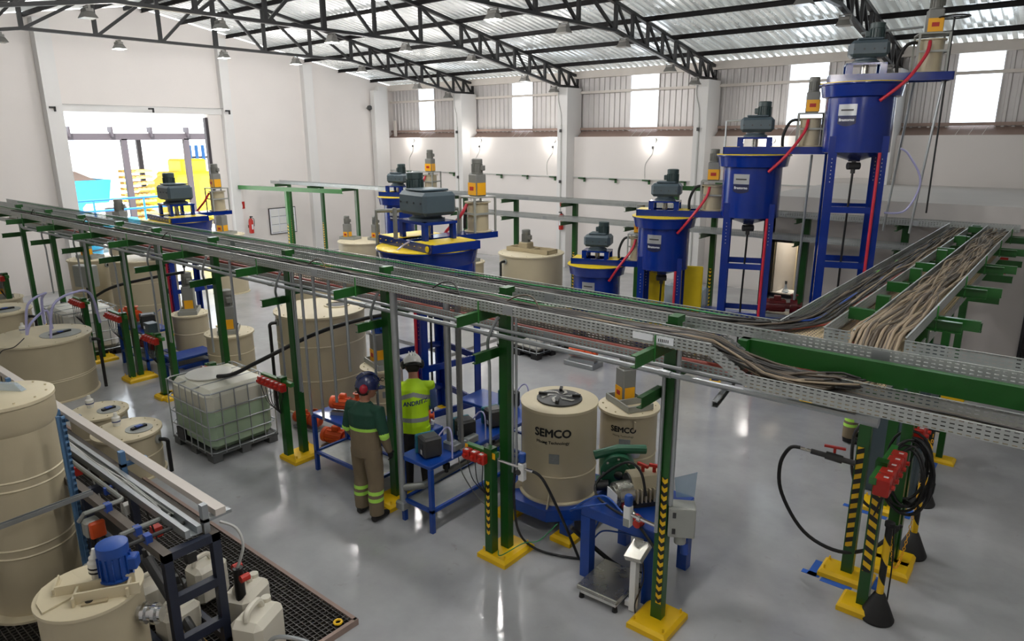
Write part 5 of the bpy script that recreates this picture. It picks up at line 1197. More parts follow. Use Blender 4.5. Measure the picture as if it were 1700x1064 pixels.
MB().cbox((0, 0, .1), (.07, .07, .2), .01).build('body', 'white', fr2); MB().lathe([(.036, .21), (.04, .22), (.04, .3), (.03, .31)], n=16).build('knob', 'motor_blue', fr2); MB().cyl((-.3, -.02, .14), (-.03, 0, .14), .016, n=8).cyl((.03, 0, .14), (.14, 0, .14), .016, n=8).build('fitting', 'chrome', fr2); MB().cyl((-.02, -.05, .1), (-.02, -.035, .1), .03, n=14).build('gauge', 'dark_grey', fr2)
cb = thing('control_box', 'grey control cabinet fixed to the post beside the pump table', 'control box', (-2.42, 5.34, .98), R(30)); MB().cbox((0, 0, .15), (.24, .17, .3), .01).build('cabinet', 'grey_box', cb); MB().box((0, -.087, .15), (.22, .006, .27)).build('door', 'grey_box', cb, 0)
for z in (.07, .23): MB().box((-.07, -.094, z), (.03, .01, .05)).build('latch', 'dark_grey', cb, 0)
MB().cyl((0, 0, 0), (0, 0, -.09), .055, n=14).build('socket', 'grey_box', cb); MB().cyl((.04, .0, -.09), (.05, -.0, -.2), .04, n=12).build('plug', 'cable_blue', cb)
o = MB().add([(-2.5, 5.38, 1.3), (-2.36, 5.46, 1.32), (-2.34, 5.44, 1.58), (-2.52, 5.36, 1.5)], [(0, 1, 2, 3)]).add([(-2.5, 5.384, 1.3), (-2.36, 5.464, 1.32), (-2.34, 5.444, 1.58), (-2.52, 5.364, 1.5)], [(3, 2, 1, 0)]).build('plastic_sleeve', 'sheer', None, 0); tag(o, 'pale blue plastic document sleeve hung on the post by the pump table', 'sleeve')
hose('air_hose', [(-2.62, 5.3, .72), (-2.9, 5.4, .86), (-3.25, 5.48, .88), (-3.5, 5.6, .9), (-3.55, 5.75, 1.0), (-3.3, 5.85, 1.22), (-3.1, 5.8, 1.2), (-3.0, 5.75, .98)], .014, 'rubber', 'black hose looping across the heavy blue table'); hose('air_tube', [(-2.95, 5.2, 1.06), (-3.2, 5.3, 1.1), (-3.45, 5.35, .95), (-3.65, 5.38, .75), (-3.6, 5.36, .8), (-3.3, 5.5, .9)], .01, 'motor_blue', 'bright blue air tube hanging over the heavy table edge', 'tube'); hose('air_tube', [(-3.5, 5.9, .7), (-3.55, 5.7, .45), (-3.5, 5.55, .38), (-3.4, 5.6, .5), (-3.2, 5.7, .5), (-3.0, 5.75, .5)], .009, 'motor_blue', 'bright blue air tube looped below the heavy table', 'tube')
hose('suction_hose', [(-3.7, 5.45, .5), (-3.55, 5.6, .28), (-3.3, 5.75, .05), (-3.05, 5.8, .03), (-2.9, 5.85, .1), (-2.85, 5.9, .4)], .025, 'rubber', 'thick black hose sagging to the floor under the heavy table'); hose('air_hose', [(-4.0, 5.13, 1.19), (-3.9, 5.2, 1.1), (-3.85, 5.4, .7), (-3.75, 5.55, .25), (-3.7, 5.6, .06)], .016, 'rubber', 'black hose hanging from the regulator across the fan lid tank'); hose('power_cable', [(-4.25, 5.2, 1.15), (-4.28, 5.2, .8), (-4.3, 5.3, .3), (-4.2, 5.45, .05), (-3.9, 5.55, .02), (-3.6, 5.7, .02)], .014, 'rubber', 'black power cable dropping beside the three box station', 'cable')
hose('earth_wire', [(-4.42, 5.1, .1), (-4.3, 5.0, .14), (-4.15, 5.2, .25), (-4.05, 5.35, .25), (-3.95, 5.55, .4)], .006, 'cable_green', 'thin green earth wire between the yellow base and the tank stand', 'wire')
for i, (x, y) in enumerate(((-3.15, 6.15), (-2.98, 6.0))):
    t = thing('canister', ('left', 'right')[i] + ' stained white canister under the heavy blue table', 'canister', (x, y, 0), R(30 + 20 * i)); MB().cbox((0, 0, .2), (.26, .16, .36), .04).build('body', 'jerry', t); MB().cyl((.06, 0, .37), (.06, 0, .41), .03, n=10).build('cap', 'red_duct', t); MB().bx(-.02, .04, -.082, -.078, .08, .2).bx(.07, .11, -.082, -.078, .15, .3).build('stains', 'dusty', t, 0)
# floor scale
fs = thing('floor_scale', 'stainless platform scale with white column in front of the heavy table', 'scale', (-3.16, 5.38, 0), R(2))
MB().cbox((0, 0, .125), (.46, .56, .05), .008).build('platform', 'steel', fs); MB().bx(-.2, .2, -.25, .25, .05, .1).build('frame', 'white', fs, 0)
for sx in (-1, 1):
    for sy in (-1, 1): MB().cyl((sx * .19, sy * .24, 0), (sx * .19, sy * .24, .05), .03, .022, n=10).build('foot', 'black', fs)
MB().bx(.24, .34, -.14, -.08, .04, .09).bx(.29, .35, -.15, -.07, .01, .62).build('column', 'white', fs, 0); hd = MB().add([(.24, -.2, .62), (.4, -.17, .62), (.43, -.02, .74), (.27, -.05, .74), (.25, -.18, .57), (.41, -.15, .57), (.44, .0, .69), (.28, -.03, .69)], [(0, 1, 2, 3), (7, 6, 5, 4), (0, 4, 5, 1), (1, 5, 6, 2), (2, 6, 7, 3), (3, 7, 4, 0)]).build('indicator', 'steel', fs, 0)
hose('power_cable', [(-2.78, 5.32, .6), (-2.75, 5.3, .35), (-2.8, 5.25, .1), (-2.72, 5.15, .02)], .007, 'rubber', 'thin black lead hanging from the scale column', 'cable')
# caged liquid containers
def ibc(label, x, y, rz=0, pallet='pallet_grey', full=True, w_=(1.2, 1.05), lid=True):
    t = thing('ibc_container', label, 'container', (x, y, 0), rz); hx, hy = w_[0] / 2, w_[1] / 2
    b = MB()
    for sx in (-1, 0, 1):
        for sy in (-1, 0, 1): b.box((sx * (hx - .1), sy * (hy - .08), .05), (.18, .14, .1))
    b.bx(-hx, hx, -hy, hy, .1, .13); b.build('pallet', pallet, t, 0)
    MB().cbox((0, 0, .6), (2 * hx - .06, 2 * hy - .06, .92), .09).build('bottle', 'ibc_plastic' if full else 'white_plastic', t)
    nx, ny = 7, 6
    for k in range(nx):
        xx = -hx + .02 + k * (2 * hx - .04) / (nx - 1)
        for sy in (-1, 1): MB().tube([(xx, sy * hy, .12), (xx, sy * hy, 1.04)], .009, 5).build('cage_bar', 'galv', t)
    for k in range(1, ny - 1):
        yy = -hy + k * 2 * hy / (ny - 1)
        for sx in (-1, 1): MB().tube([(sx * hx, yy, .12), (sx * hx, yy, 1.04)], .009, 5).build('cage_bar', 'galv', t)
    for z in (.15, .35, .55, .78, 1.04):
        c_ = .06
        ring = [(-hx + c_, -hy, z), (hx - c_, -hy, z), (hx, -hy + c_, z), (hx, hy - c_, z), (hx - c_, hy, z), (-hx + c_, hy, z), (-hx, hy - c_, z), (-hx, -hy + c_, z), (-hx + c_, -hy, z)]
        MB().tube(ring, .011, 5).build('cage_ring', 'galv', t)
    for k in (-.2, .2): MB().tube([(k, -hy, 1.05), (k, 0, 1.07), (k, hy, 1.05)], .012, 5).build('top_bar', 'galv', t)
    if lid: MB().lathe([(.3, 1.062), (.33, 1.07), (.33, 1.085), (.02, 1.11)], (-.2, -.05, 0), 28).build('drum_lid', 'white_plastic', t)
    else: MB().lathe([(.1, 1.05), (.1, 1.1), (.08, 1.11)], (0, 0, 0), 20).build('cap', 'black', t)
    MB().bx(-hx - .012, -hx - .006, -.3, .1, .4, .75).build('sheet_sign', 'galv', t, 0)
    v_ = MB().box((-.3, -hy + .01, .24), (.22, .05, .18)).build('valve_housing', 'black', t, 0)
    return t
ibc('caged container of pale green liquid standing on the floor', -9.66, 4.8, 0)
ibc('white caged container half hidden behind the lilac hose tank', -16.35, 5.25, 0, 'pallet_black', False, lid=False)
ibc('caged container with black pallet seen below the long tray', -8.9, 11.5, R(-5), 'pallet_black', False, lid=False)
hose('suction_hose', [(-9.55, 4.72, 1.1), (-9.3, 4.85, 1.16), (-8.9, 5.1, 1.4), (-8.4, 5.7, 1.75), (-7.9, 6.2, 1.95), (-7.3, 6.5, 2.1)], .03, 'rubber', 'long black hose from the caged container to the middle bench'); hose('suction_hose', [(-17.2, 5.2, 1.0), (-16.2, 5.25, 1.1), (-15.2, 5.5, 1.55), (-14.3, 5.9, 1.8), (-13.6, 6.3, 1.95)], .03, 'rubber', 'black hose rising from the white caged container')
# lilac hoses on the big left tank
for i, (a, b_, c_) in enumerate((((-13.95, 3.6, 1.2), (-14.0, 4.0, 1.95), (-14.15, 3.95, 1.3)), ((-13.6, 3.85, 1.15), (-13.7, 4.4, 1.95), (-13.85, 4.75, 1.2)), ((-14.0, 3.62, 1.2), (-14.2, 4.0, 1.6), (-14.3, 4.1, 1.15)))):
    b_ = (b_[0], b_[1], b_[2] - .08)
    m_ = [(a[0] * .75 + b_[0] * .25, a[1] * .75 + b_[1] * .25, b_[2] - .15), b_, (c_[0] * .75 + b_[0] * .25, c_[1] * .75 + b_[1] * .25, b_[2] - .12)]
    hose('clear_hose', [a] + m_ + [c_], .022, 'hose_lilac', ('first', 'second', 'third')[i] + ' lilac looped hose on top of the big left tank')
hose('clear_hose', [(-14.6, 3.3, 1.1), (-14.65, 3.25, 1.25), (-14.8, 3.1, 1.3), (-15.1, 3.0, 1.1), (-15.2, 3.0, .5)], .018, 'cable_white', 'white hose bending off the big left tank at the image edge')
hose('sensor_cable', [(-13.75, 3.5, 1.2), (-13.6, 3.3, 1.12), (-13.55, 3.1, 1.1), (-13.5, 3.02, .9), (-13.4, 3.0, .4)], .008, 'rubber', 'thin black sensor cable over the rim of the big left tank', 'cable')
t = thing('electrical_box', 'beige electrical box on a stand near the gable wall', 'electrical box', (-17.6, 5.9, 0), R(20)); MB().cbox((0, 0, 1.45), (.5, .25, .5), .015).build('cabinet', 'grey_box', t); MB().box((0, -.128, 1.45), (.44, .006, .44)).build('door', 'grey_box', t, 0); MB().bx(-.03, .03, -.03, .03, 0, 1.2).build('stand', 'dark_grey', t, 0)
t = thing('cabinet', 'grey steel cabinet at the left edge in front of the gable wall', 'cabinet', (-19.6, 3.4, 0)); MB().cbox((0, 0, .8), (.9, 1.1, 1.6), .02).build('body', 'grey_box', t); MB().bx(.44, .46, -.5, .5, .1, 1.5).build('door', 'grey_box', t, 0); MB().bx(.46, .48, .3, .34, .7, .95).build('handle', 'black', t, 0)
t = thing('switch_cabinet', 'grey control box on the left pump bench rack', 'electrical box', (-12.65, 5.15, 1.12)); MB().cbox((0, 0, .1), (.22, .18, .2), .01).build('cabinet', 'gearbox', t); MB().box((0, -.092, .1), (.18, .006, .16)).build('door', 'gearbox', t, 0); MB().box((-.05, -.096, .12), (.05, .004, .05)).build('sticker', 'ink_white', t, 0); MB().bx(-.03, .03, .08, .11, -1.1, .15).build('stand', 'green', t, 0)
# hoses, valve and stanchions at the right
vb = thing('ball_valve', 'black hose valve with red lever on the striped green post', 'valve', (-1.5, 7.08, 1.36), R(10))
MB().cyl((-.32, 0, 0), (.1, 0, -.04), .028, n=12).cyl((-.18, 0, -.01), (-.02, 0, -.03), .042, n=14).build('body', 'dark_grey', vb); MB().cyl((-.1, 0, .03), (-.1, 0, .08), .014, n=8).box((-.1, .0, .09), (.2, .03, .02)).build('lever', 'red', vb, 0); MB().cyl((-.42, 0, .01), (-.32, 0, 0), .018, n=10).build('coupling', 'steel', vb)
hose('air_hose', [(-1.92, 7.02, 1.37), (-2.02, 7.0, 1.34), (-2.1, 7.0, 1.12), (-2.05, 7.0, .8), (-1.8, 7.05, .42), (-1.45, 7.1, .3), (-1.15, 7.2, .42), (-.95, 7.3, .7)], .02, 'rubber', 'black hose drooping from the valve in front of the striped post'); hose('air_hose', [(-1.4, 7.3, 1.7), (-1.55, 7.6, 1.4), (-1.6, 8.0, .8), (-1.5, 8.2, .4), (-1.3, 8.2, .3)], .018, 'rubber', 'second black hose hanging behind the striped post')
for k in range(14):
    a = k * .7; cx, cy_ = -.95 + .03 * math.cos(a * 2), 7.55 + .06 * math.sin(a); rr = .16 + .025 * (k % 3)
    o = MB().tube([(cx - .04 + rr * math.cos(q * math.pi / 12), cy_ + .05 * math.sin(q * .5 + a), 1.15 + rr * 2.0 * math.sin(q * math.pi / 12) + .05 * math.sin(a)) for q in range(25)], .014, 6).build('coiled_hose', 'rubber'); tag(o, 'black hose coil hanging behind the red switch boxes', 'hose', 'coils of black hose behind the red boxes')
def stanchion(label, x, y):
    t = thing('chain_post', label, 'barrier post', (x, y, 0))
    MB().lathe([(.15, 0), (.155, .02), (.05, .27), (.035, .28)], n=24).build('cone_base', 'rubber', t); MB().cyl((0, 0, .26), (0, 0, 1.0), .032, n=14).build('pole', 'spiral', t); MB().lathe([(.036, .98), (.045, .99), (.045, 1.03), (.02, 1.04)], n=14).build('cap', 'black', t); MB().box((.05, 0, 1.0), (.06, .015, .03)).build('chain_hook', 'black', t, 0)
    return t
S = [(-.96, 6.66), (-.92, 8.05), (-1.05, 9.38)]
for (x, y), lb in zip(S, ('nearest', 'second', 'third')): stanchion(lb + ' striped barrier post with black cone foot and chain', x, y)
def chain(label, a, b_, sag, m):
    t = thing('barrier_chain', label, 'chain', (0, 0, 0)); a = Vector(a); b_ = Vector(b_); n_ = int((b_ - a).length / .028)
    lk = None
    for i in range(n_):
        u = (i + .5) / n_; p = a.lerp(b_, u) - Vector((0, 0, sag * 4 * u * (1 - u)))
        u2 = u + .02; d = (a.lerp(b_, u2) - Vector((0, 0, sag * 4 * u2 * (1 - u2))) - p).normalized()
        if lk is None:
            lk = MB().tube([(.022 * math.cos(k * math.pi / 4), .011 * math.sin(k * math.pi / 4), 0) for k in range(9)], .004, 4).build('link', m, t); o = lk
        else: o = bpy.data.objects.new('link', lk.data); C.objects.link(o); o.parent = t; 
        if (i // 6) % 2 and m == 'guard_yellow': pass
        o.matrix_local = Matrix.Translation(p) @ d.to_track_quat('X', 'Z').to_matrix().to_4x4() @ Matrix.Rotation(i % 2 * math.pi / 2, 4, 'X')
chain('yellow barrier chain between the nearest and second barrier posts', (-.95, 6.7, .98), (-.92, 8.0, .98), .75, 'guard_yellow'); chain('yellow barrier chain between the second and third barrier posts', (-.92, 8.1, .98), (-1.03, 9.33, .98), .7, 'guard_yellow')
hose('barrier_chain', [(-.93, 6.68, 1.0), (-.9, 6.7, .6), (-.9, 6.72, .02)], .007, 'black', 'black chain end hanging from the nearest barrier post', 'chain')
ua = (-1.091, 10.894, 0.000)
t = thing('stop_arm', 'green steel upright on a yellow base behind the barrier posts', 'upright', ua); MB().bx(-.04, .04, -.04, .04, .05, .75).bx(-.04, .04, -.5, .04, .7, .76).build('upright', 'green', t, 0); plinth(MB(), -.2, .2, -.12, .12, .06).build('base', 'yellow', t, 0)
t = thing('floor_cabinet', 'grey floor cabinet under the office cable trays', 'cabinet', (-1.42, 9.7, 0)); MB().cbox((0, 0, .95), (.6, .8, 1.9), .02).build('body', 'gearbox', t)
MB().box((0, -.41, .95), (.5, .01, 1.8)).build('door', 'gearbox', t, 0)
MB().box((.22, -.42, 1.0), (.02, .02, .2)).build('handle', 'black', t, 0)
# pair of things on the laboratory table
for i, x in enumerate((-6.9, -6.4)):
    t = thing('clear_case', ('left', 'right')[i] + ' clear plastic case on the laboratory table', 'case', (x, 14.18, .85)); MB().cbox((0, 0, .22), (.42, .3, .4), .01).build('case', 'sheer', t); MB().bx(-.1, .1, -.08, .08, .02, .2).build('instrument', 'white', t, 0)

# ================================================================ near skid on the floor grating
gr = thing('floor_grating', 'black grating panel on the floor in the near left corner', 'grating', (0, 0, 0))
MB().bx(-16, -4.8, .3, 3.4, -.0, .006).build('shade_sheet', 'black', gr, 0)  # black sheet laid on the floor, stands in for shade between the bars
bars = MB()
y = .32
while y < 3.4: bars.bx(-13, -4.8, y - .004, y + .004, .03, .06); y += .05
x = -13
while x < -4.8: bars.bx(x - .004, x + .004, .3, 3.4, .035, .058); x += .05
o = bars.build('grating_bars', 'grating_bar', gr, 0, kind='stuff')
MB().bx(-13, -4.77, 3.4, 3.44, 0, .064).bx(-4.8, -4.76, .3, 3.44, 0, .064).build('edge_angle', 'brownsill', gr, 0)
sk = thing('process_skid', 'dark navy steel frame skid with pipes and white trunking', 'skid', (0, 0, 0))
X0, X1, Y0, Y1, ZT = -11.6, -5.22, 1.97, 2.44, 1.3
for x in (X1 - .035, -6.9, -8.6, -10.3, X0):
    for y in (Y0 + .035, Y1 - .035): MB().bx(x - .035, x + .035, y - .035, y + .035, .06, ZT - .07).build('leg', 'navy', sk, 0)
    MB().bx(x - .035, x + .035, Y0, Y1, ZT - .07, ZT).build('cross_member', 'navy', sk, 0)
for y in (Y0 + .035, Y1 - .035): MB().bx(X0, X1, y - .035, y + .035, ZT - .072, ZT + .002).build('top_rail', 'navy_rail', sk, 0)
for z in (.45, .85): MB().bx(X1 - .07, X1, Y0 + .07, Y1 - .07, z - .04, z + .04).build('rung', 'navy', sk, 0)
MB().bx(X0, X1, Y0, Y0 + .05, .2, .27).bx(X0, X1, Y1 - .05, Y1, .2, .27).build('bottom_rail', 'navy', sk, 0)
MB().bx(-11.8, -5.25, Y1 + .0, Y1 + .09, ZT + .13, ZT + .19).build('trunking', 'girt', sk, 0)
MB().bx(-11.8, -5.27, Y1 - .26, Y1 - .22, ZT + .04, ZT + .1).bx(-11.8, -5.27, Y1 - .16, Y1 - .12, ZT + .04, ZT + .1).bx(-11.8, -5.27, Y1 - .26, Y1 - .12, ZT + .03, ZT + .04).build('wire_trough', 'galv', sk, 0)
for x in (-5.3, -6.9, -8.6, -10.3): MB().bx(x - .03, x + .03, Y1 - .1, Y1 - .05, ZT, ZT + .26).bx(x - .03, x + .03, Y1 - .1, Y1 + .15, ZT + .1, ZT + .13).build('trunking_bracket', 'strut_blue' if x < -6 else 'galv', sk, 0)
for k in range(7):
    y = Y1 - .2 + random.uniform(-.03, .04)
    MB().tube(smoothp(wander([(-11.5, y, ZT + .06), (-5.5 + random.uniform(-.8, .1), y, ZT + .07)], .02, .03, .5), 2), .006, 5).build('control_wire', 'cable_white', sk)
for y, xe, out in ((2.12, -6.35, -.32), (2.28, -5.75, -.42)):
    p_ = MB().tube([(-11, y, ZT + .05), (xe, y, ZT + .05)] + smoothp([(xe, y, ZT + .05), (xe + .03, y - .02, ZT + .05), (xe + .03, y - .06, ZT + .05)], 3) + [(xe + .03, y + out, ZT + .05), (xe + .0, y + out - .04, ZT - .02)], .022, 8).build('process_pipe', 'pipe_grey', sk)
    for x in (xe - .3, xe - 2.2): MB().box((x, y, ZT + .03), (.04, .07, .07)).build('pipe_clip', 'cable_blue', p_, 0)
MB().tube([(-5.55, 1.82, ZT + .03), (-5.5, 2.3, ZT + .05)], .018, 8).build('process_pipe', 'dark_grey', sk)
for q in ((-6.32, 1.99), (-5.72, 1.99), (-5.53, 1.99)): MB().box((q[0], q[1], ZT + .03), (.07, .05, .08)).build('pipe_clip', 'cable_blue', sk, 0)
MB().tube([(-9.6, 2.2, .85), (-6.6, 2.22, .8)], .075, 12).build('header_pipe', 'dark_grey', sk); MB().tube([(-6.2, 2.2, .75), (-5.3, 2.25, .1)], .05, 10).build('header_pipe', 'dark_grey', sk)
for k in range(8):
    x = -10.6 + k * .65
    MB().tube(smoothp([(x, 2.2, ZT), (x + .1, 2.25, .9), (x + .25, 2.3, .7), (x + .3, 2.35, .3)], 4), .008, 5).build('control_wire', ('cable_white', 'cable', 'cable_white')[k % 3], sk)
    MB().cyl((x + .2, 2.3, .35), (x + .2, 2.3, .6), .07, n=12).cyl((x + .2, 2.3, .6), (x + .2, 2.3, .68), .03, n=8).build('dosing_valve', 'dark_grey', sk)
    MB().box((x + .38, 2.36, .92), (.09, .08, .1)).build('actuator', ('ink_red', 'dark_grey', 'white_plastic')[k % 3], sk, 0)
t = MB().bx(-6.99, -6.93, 1.93, 1.96, .06, 2.05).bx(-6.99, -6.96, 1.9, 1.96, .06, 2.05).build('slotted_upright', 'slot_strut', sk, 0)
t = MB().chan((-6.62, .6, 1.33), (-6.69, 2.0, 1.33), (0, 0, 1), (1, 0, 0), .045, .04, .006).build('strut_arm', 'galv', sk, 0)
a_ = thing('valve_actuator', 'small grey and orange valve actuator beside the column tank', 'actuator', (-6.6, 1.92, .98)); MB().cbox((0, 0, .08), (.12, .13, .16), .015).build('body', 'grey_box', a_); MB().cbox((.085, .02, .08), (.05, .13, .16), .012).build('cover', 'orange', a_); MB().cyl((0, 0, -.0), (0, 0, -.14), .03, n=10).build('valve', 'black', a_)
a_ = thing('sight_valve', 'clear plastic valve beside the blue motor tank', 'valve', (-5.98, 1.8, .92)); MB().cyl((-.1, -.1, .05), (.06, .06, .05), .05, n=14).build('body', 'chrome', a_); MB().cbox((-.12, -.08, .02), (.12, .1, .1), .015).build('case', 'grey_box', a_)
# small fittings at the end of the skid
a_ = thing('sampling_valve', 'black sampling valve with red caps at the end of the skid', 'valve', (-5.35, 2.62, .62)); MB().cyl((0, 0, -.2), (0, 0, .18), .045, n=12).build('body', 'black', a_)
for dx, z in ((-.05, .16), (.07, .1)): MB().cyl((dx, -.02, z), (dx, .06, z), .035, n=10).build('cap', 'ink_red', a_)
MB().tube(smoothp([(0, .0, .18), (.05, .05, .4), (-.02, .04, .55), (-.12, -.05, .62)], 5), .014, 6).build('tube', 'cable_white', a_)
# jerrycans
def jerry(label, loc, rz, k=1.0):
    t = thing('jerrycan', label, 'jerrycan', loc, rz); t.scale = (k, k, k)
    MB().cbox((0, 0, .2), (.26, .34, .4), .045).build('body', 'jerry', t); MB().tube(smoothp([(0, -.12, .4), (0, -.1, .46), (0, .02, .47), (0, .06, .4)], 5), .025, 8).build('handle', 'jerry', t)
    MB().cyl((.0, .12, .39), (0, .12, .43), .035, n=14).build('cap', 'jerry', t); MB().bx(-.132, -.128, -.1, .1, .1, .3).build('rib_panel', 'white_plastic', t, 0)
jerry('white jerrycan nearest the corner, beside the black grating', (-5.02, 2.58, .06), R(25), 1.2); jerry('white jerrycan second in the row beside the skid', (-5.45, 2.72, .06), R(25), 1.15); jerry('white jerrycan inside the skid frame', (-5.75, 2.22, .06), R(10)); jerry('white jerrycan deep inside the skid', (-7.2, 2.2, .06), R(10)); jerry('white jerrycan halfway along the skid', (-6.3, 2.25, .06), R(0)); jerry('white jerrycan standing on the grating behind the skid leg', (-6.2, 2.72, .06), R(5))
o = MB().cbox((-5.55, 2.2, .12), (.4, .24, .12), .01).build('cardboard_box', 'wood'); tag(o, 'brown crate lying at the foot of the skid', 'crate')
o = MB().tube([(-4.86 + .035 * math.cos(k * math.pi / 10), 3.28 + .035 * math.sin(k * math.pi / 10), .075) for k in range(21)], .012, 6).build('tape_roll', 'yellow'); tag(o, 'small yellow tape roll lying on the grating corner', 'tape')
ct = thing('trolley', 'grey tube handle trolley at the bottom edge', 'trolley', (-4.35, 2.62, 0), R(20)); MB().tube(smoothp([(-.3, -.12, .08), (-.3, -.12, .45), (-.22, -.1, .6), (0, -.08, .63), (.2, -.1, .6), (.28, -.12, .45), (.28, -.12, .08)], 5), .018, 8).build('handle', 'galv', ct); MB().cbox((-.0, -.2, .22), (.5, .4, .3), .02).build('tray', 'dusty', ct)
for sx in (-1, 1): MB().cyl((sx * .22 - .02, -.05, .05), (sx * .22 + .02, -.05, .05), .05, n=12).build('wheel', 'rubber', ct)

# floor drain channel behind the rack
dc = struct(MB().bx(-14, -9.95, 10.02, 10.2, .001, .004).bx(-10.1, -9.95, 10.2, 12.0, .001, .004).build('trim_1', 'dark_grey', None, 0))
# ================================================================ people
from mathutils.bvhtree import BVHTree
def etube(mb, pts, rad, side=(1, 0, 0), n=18):
    "tube with elliptic sections: rad = [(a,b)], a along side"
    P = [Vector(p) for p in pts]; v = []; f = []; S_ = Vector(side)
    for i, p in enumerate(P):
        t = (P[min(i + 1, len(P) - 1)] - P[max(i - 1, 0)]).normalized()
        u = (S_ - t * S_.dot(t)); u = u.normalized(); w_ = t.cross(u); a, b = rad[i]
        for k in range(n):
            q = 2 * math.pi * k / n; v.append(tuple(p + u * a * math.cos(q) + w_ * b * math.sin(q)))
    m = len(P)
    for i in range(m - 1):
        for k in range(n): f.append((i * n + k, i * n + (k + 1) % n, (i + 1) * n + (k + 1) % n, (i + 1) * n + k))
    f += [tuple(range(n))[::-1], tuple(range((m - 1) * n, m * n))]
    mb.add(v, f)
def ball(mb, c, r, n=14):
    pr_ = [(math.sin(math.pi * i / 10), -math.cos(math.pi * i / 10)) for i in range(11)]; o = len(mb.v)
    mb.lathe([(max(a, .02), b) for a, b in pr_], (0, 0, 0), n)
    for i in range(o, len(mb.v)):
        p = mb.v[i]; mb.v[i] = (c[0] + p[0] * r[0], c[1] + p[1] * r[1], c[2] + p[2] * r[2])
def person(label, loc, rz, outfit, lean=0.0, head_yaw=0.0, head_pitch=0.0, arms=None, helmet='helmet_blue', muff='earmuff_red', height=1.0, stance=((-.12, .0), (.13, -.04))):
    root = thing('person', label, 'person', loc, rz); root.scale = (height,) * 3
    mb = MB()
    armp = arms or {-1: [(-.2, 0, 1.42), (-.275, -.04, 1.14), (-.27, .05, .9)], 1: [(.2, 0, 1.42), (.275, -.04, 1.14), (.27, .05, .9)]}
    vest = outfit == 'vest'
    e = 1.04 if vest else 1.14
    etube(mb, [(0, 0, .84), (0, 0, .95), (0, -.005, 1.1), (0, -.01, 1.25), (0, -.01, 1.37), (0, 0, 1.44), (0, .005, 1.5)],
          [(.165 * e, .12 * e), (.175 * e, .13 * e), (.17 * e, .125 * e), (.185 * e, .13 * e), (.195 * e, .122 * e), (.16, .1), (.075, .07)])
    etube(mb, [(0, .005, 1.46), (0, .02, 1.6)], [(.06, .062), (.056, .06)])
    ball(mb, (0, .035, 1.66), (.078, .1, .118)); ball(mb, (0, .07, 1.6), (.055, .06, .06)); ball(mb, (0, .14, 1.645), (.013, .018, .024))
    for s in (-1, 1): ball(mb, (s * .08, .025, 1.65), (.012, .024, .034))
    legs = {}
    for s, (fx, fy) in zip((-1, 1), stance):
        hip, kn, an = (s * .095, 0, .92), (s * .1 + (fx - s * .1) * .5, fy * .5 + .02, .5), (fx, fy, .1); legs[s] = (hip, kn, an)
        tr = (.1, .082, .07) if vest else (.112, .096, .086)
        etube(mb, [hip, (hip[0] * .5 + kn[0] * .5, hip[1] * .5 + kn[1] * .5, .71), kn, (kn[0] * .5 + an[0] * .5, kn[1] * .5 + an[1] * .5 - .01, .3), (an[0], an[1], .09)], [(tr[0], tr[0] * 1.05), (tr[0] * .95, tr[0]), (tr[1], tr[1]), (tr[1] * .96, tr[1] * 1.02), (tr[2], tr[2])])
        etube(mb, [(fx, fy - .075, .05), (fx, fy - .02, .06), (fx + s * .01, fy + .08, .052), (fx + s * .02, fy + .16, .04), (fx + s * .02, fy + .195, .035)], [(.035, .04), (.046, .055), (.05, .048), (.045, .036), (.025, .022)])
    for s in (-1, 1):
        sh, el, wr = [Vector(p) for p in armp[s]]
        k = 1.0 if vest else 1.12
        etube(mb, [(sh[0] * .6, sh[1], sh[2] - .01), sh, (sh + el) / 2, el, (el + wr) / 2, wr], [(.075, .07), (.072 * k, .074 * k), (.06 * k, .062 * k), (.052 * k, .055 * k), (.046 * k, .048 * k), (.034 * k, .037 * k)], (0, 1, .001))
        d = (wr - el).normalized(); side = Vector((0, 1, 0)); side = (side - d * side.dot(d)).normalized(); nrm = d.cross(side)
        etube(mb, [wr - d * .02, wr + d * .04, wr + d * .095], [(.03, .022), (.042, .017), (.038, .014)], tuple(side))
        for j in range(4):
            b0 = wr + d * .085 + side * (.03 - j * .02); L = (.075, .085, .08, .062)[j]; inw = nrm * (-s) * 1.0
            c1 = b0 + d * L * .5 + inw * .012; c2 = c1 + d * L * .35 + inw * .03
            etube(mb, [b0, c1, c2], [(.0105, .0105), (.0095, .0095), (.0075, .0075)], tuple(side), 8)
        b0 = wr + d * .03 + side * .035; etube(mb, [b0, b0 + d * .03 + side * .025, b0 + d * .065 + side * .03], [(.014, .013), (.012, .011), (.009, .008)], tuple(nrm), 8)
    me = bpy.data.meshes.new('raw'); me.from_pydata(mb.v, [], mb.f)
    b = bmesh.new(); b.from_mesh(me); bmesh.ops.recalc_face_normals(b, faces=list(b.faces)); b.to_mesh(me); b.free()
    tmp = bpy.data.objects.new('raw', me); C.objects.link(tmp)
    rm = tmp.modifiers.new('r', 'REMESH'); rm.mode = 'VOXEL'; rm.voxel_size = .0078
    sm = tmp.modifiers.new('s', 'SMOOTH'); sm.iterations = 5; sm.factor = .5
    bpy.context.view_layer.update()
    body = bpy.data.meshes.new_from_object(tmp.evaluated_get(bpy.context.evaluated_depsgraph_get())); body.name = 'body'
    bpy.data.objects.remove(tmp); bpy.data.meshes.remove(me)
    names = ['skin', 'khaki', 'workgreen', 'hiviz_band', 'boot', 'rubber'] if not vest else ['skin', 'trousers_dark', 'hivis', 'reflect', 'boot', 'shirt_blue']
    for n_ in names: body.materials.append(MATS[n_])
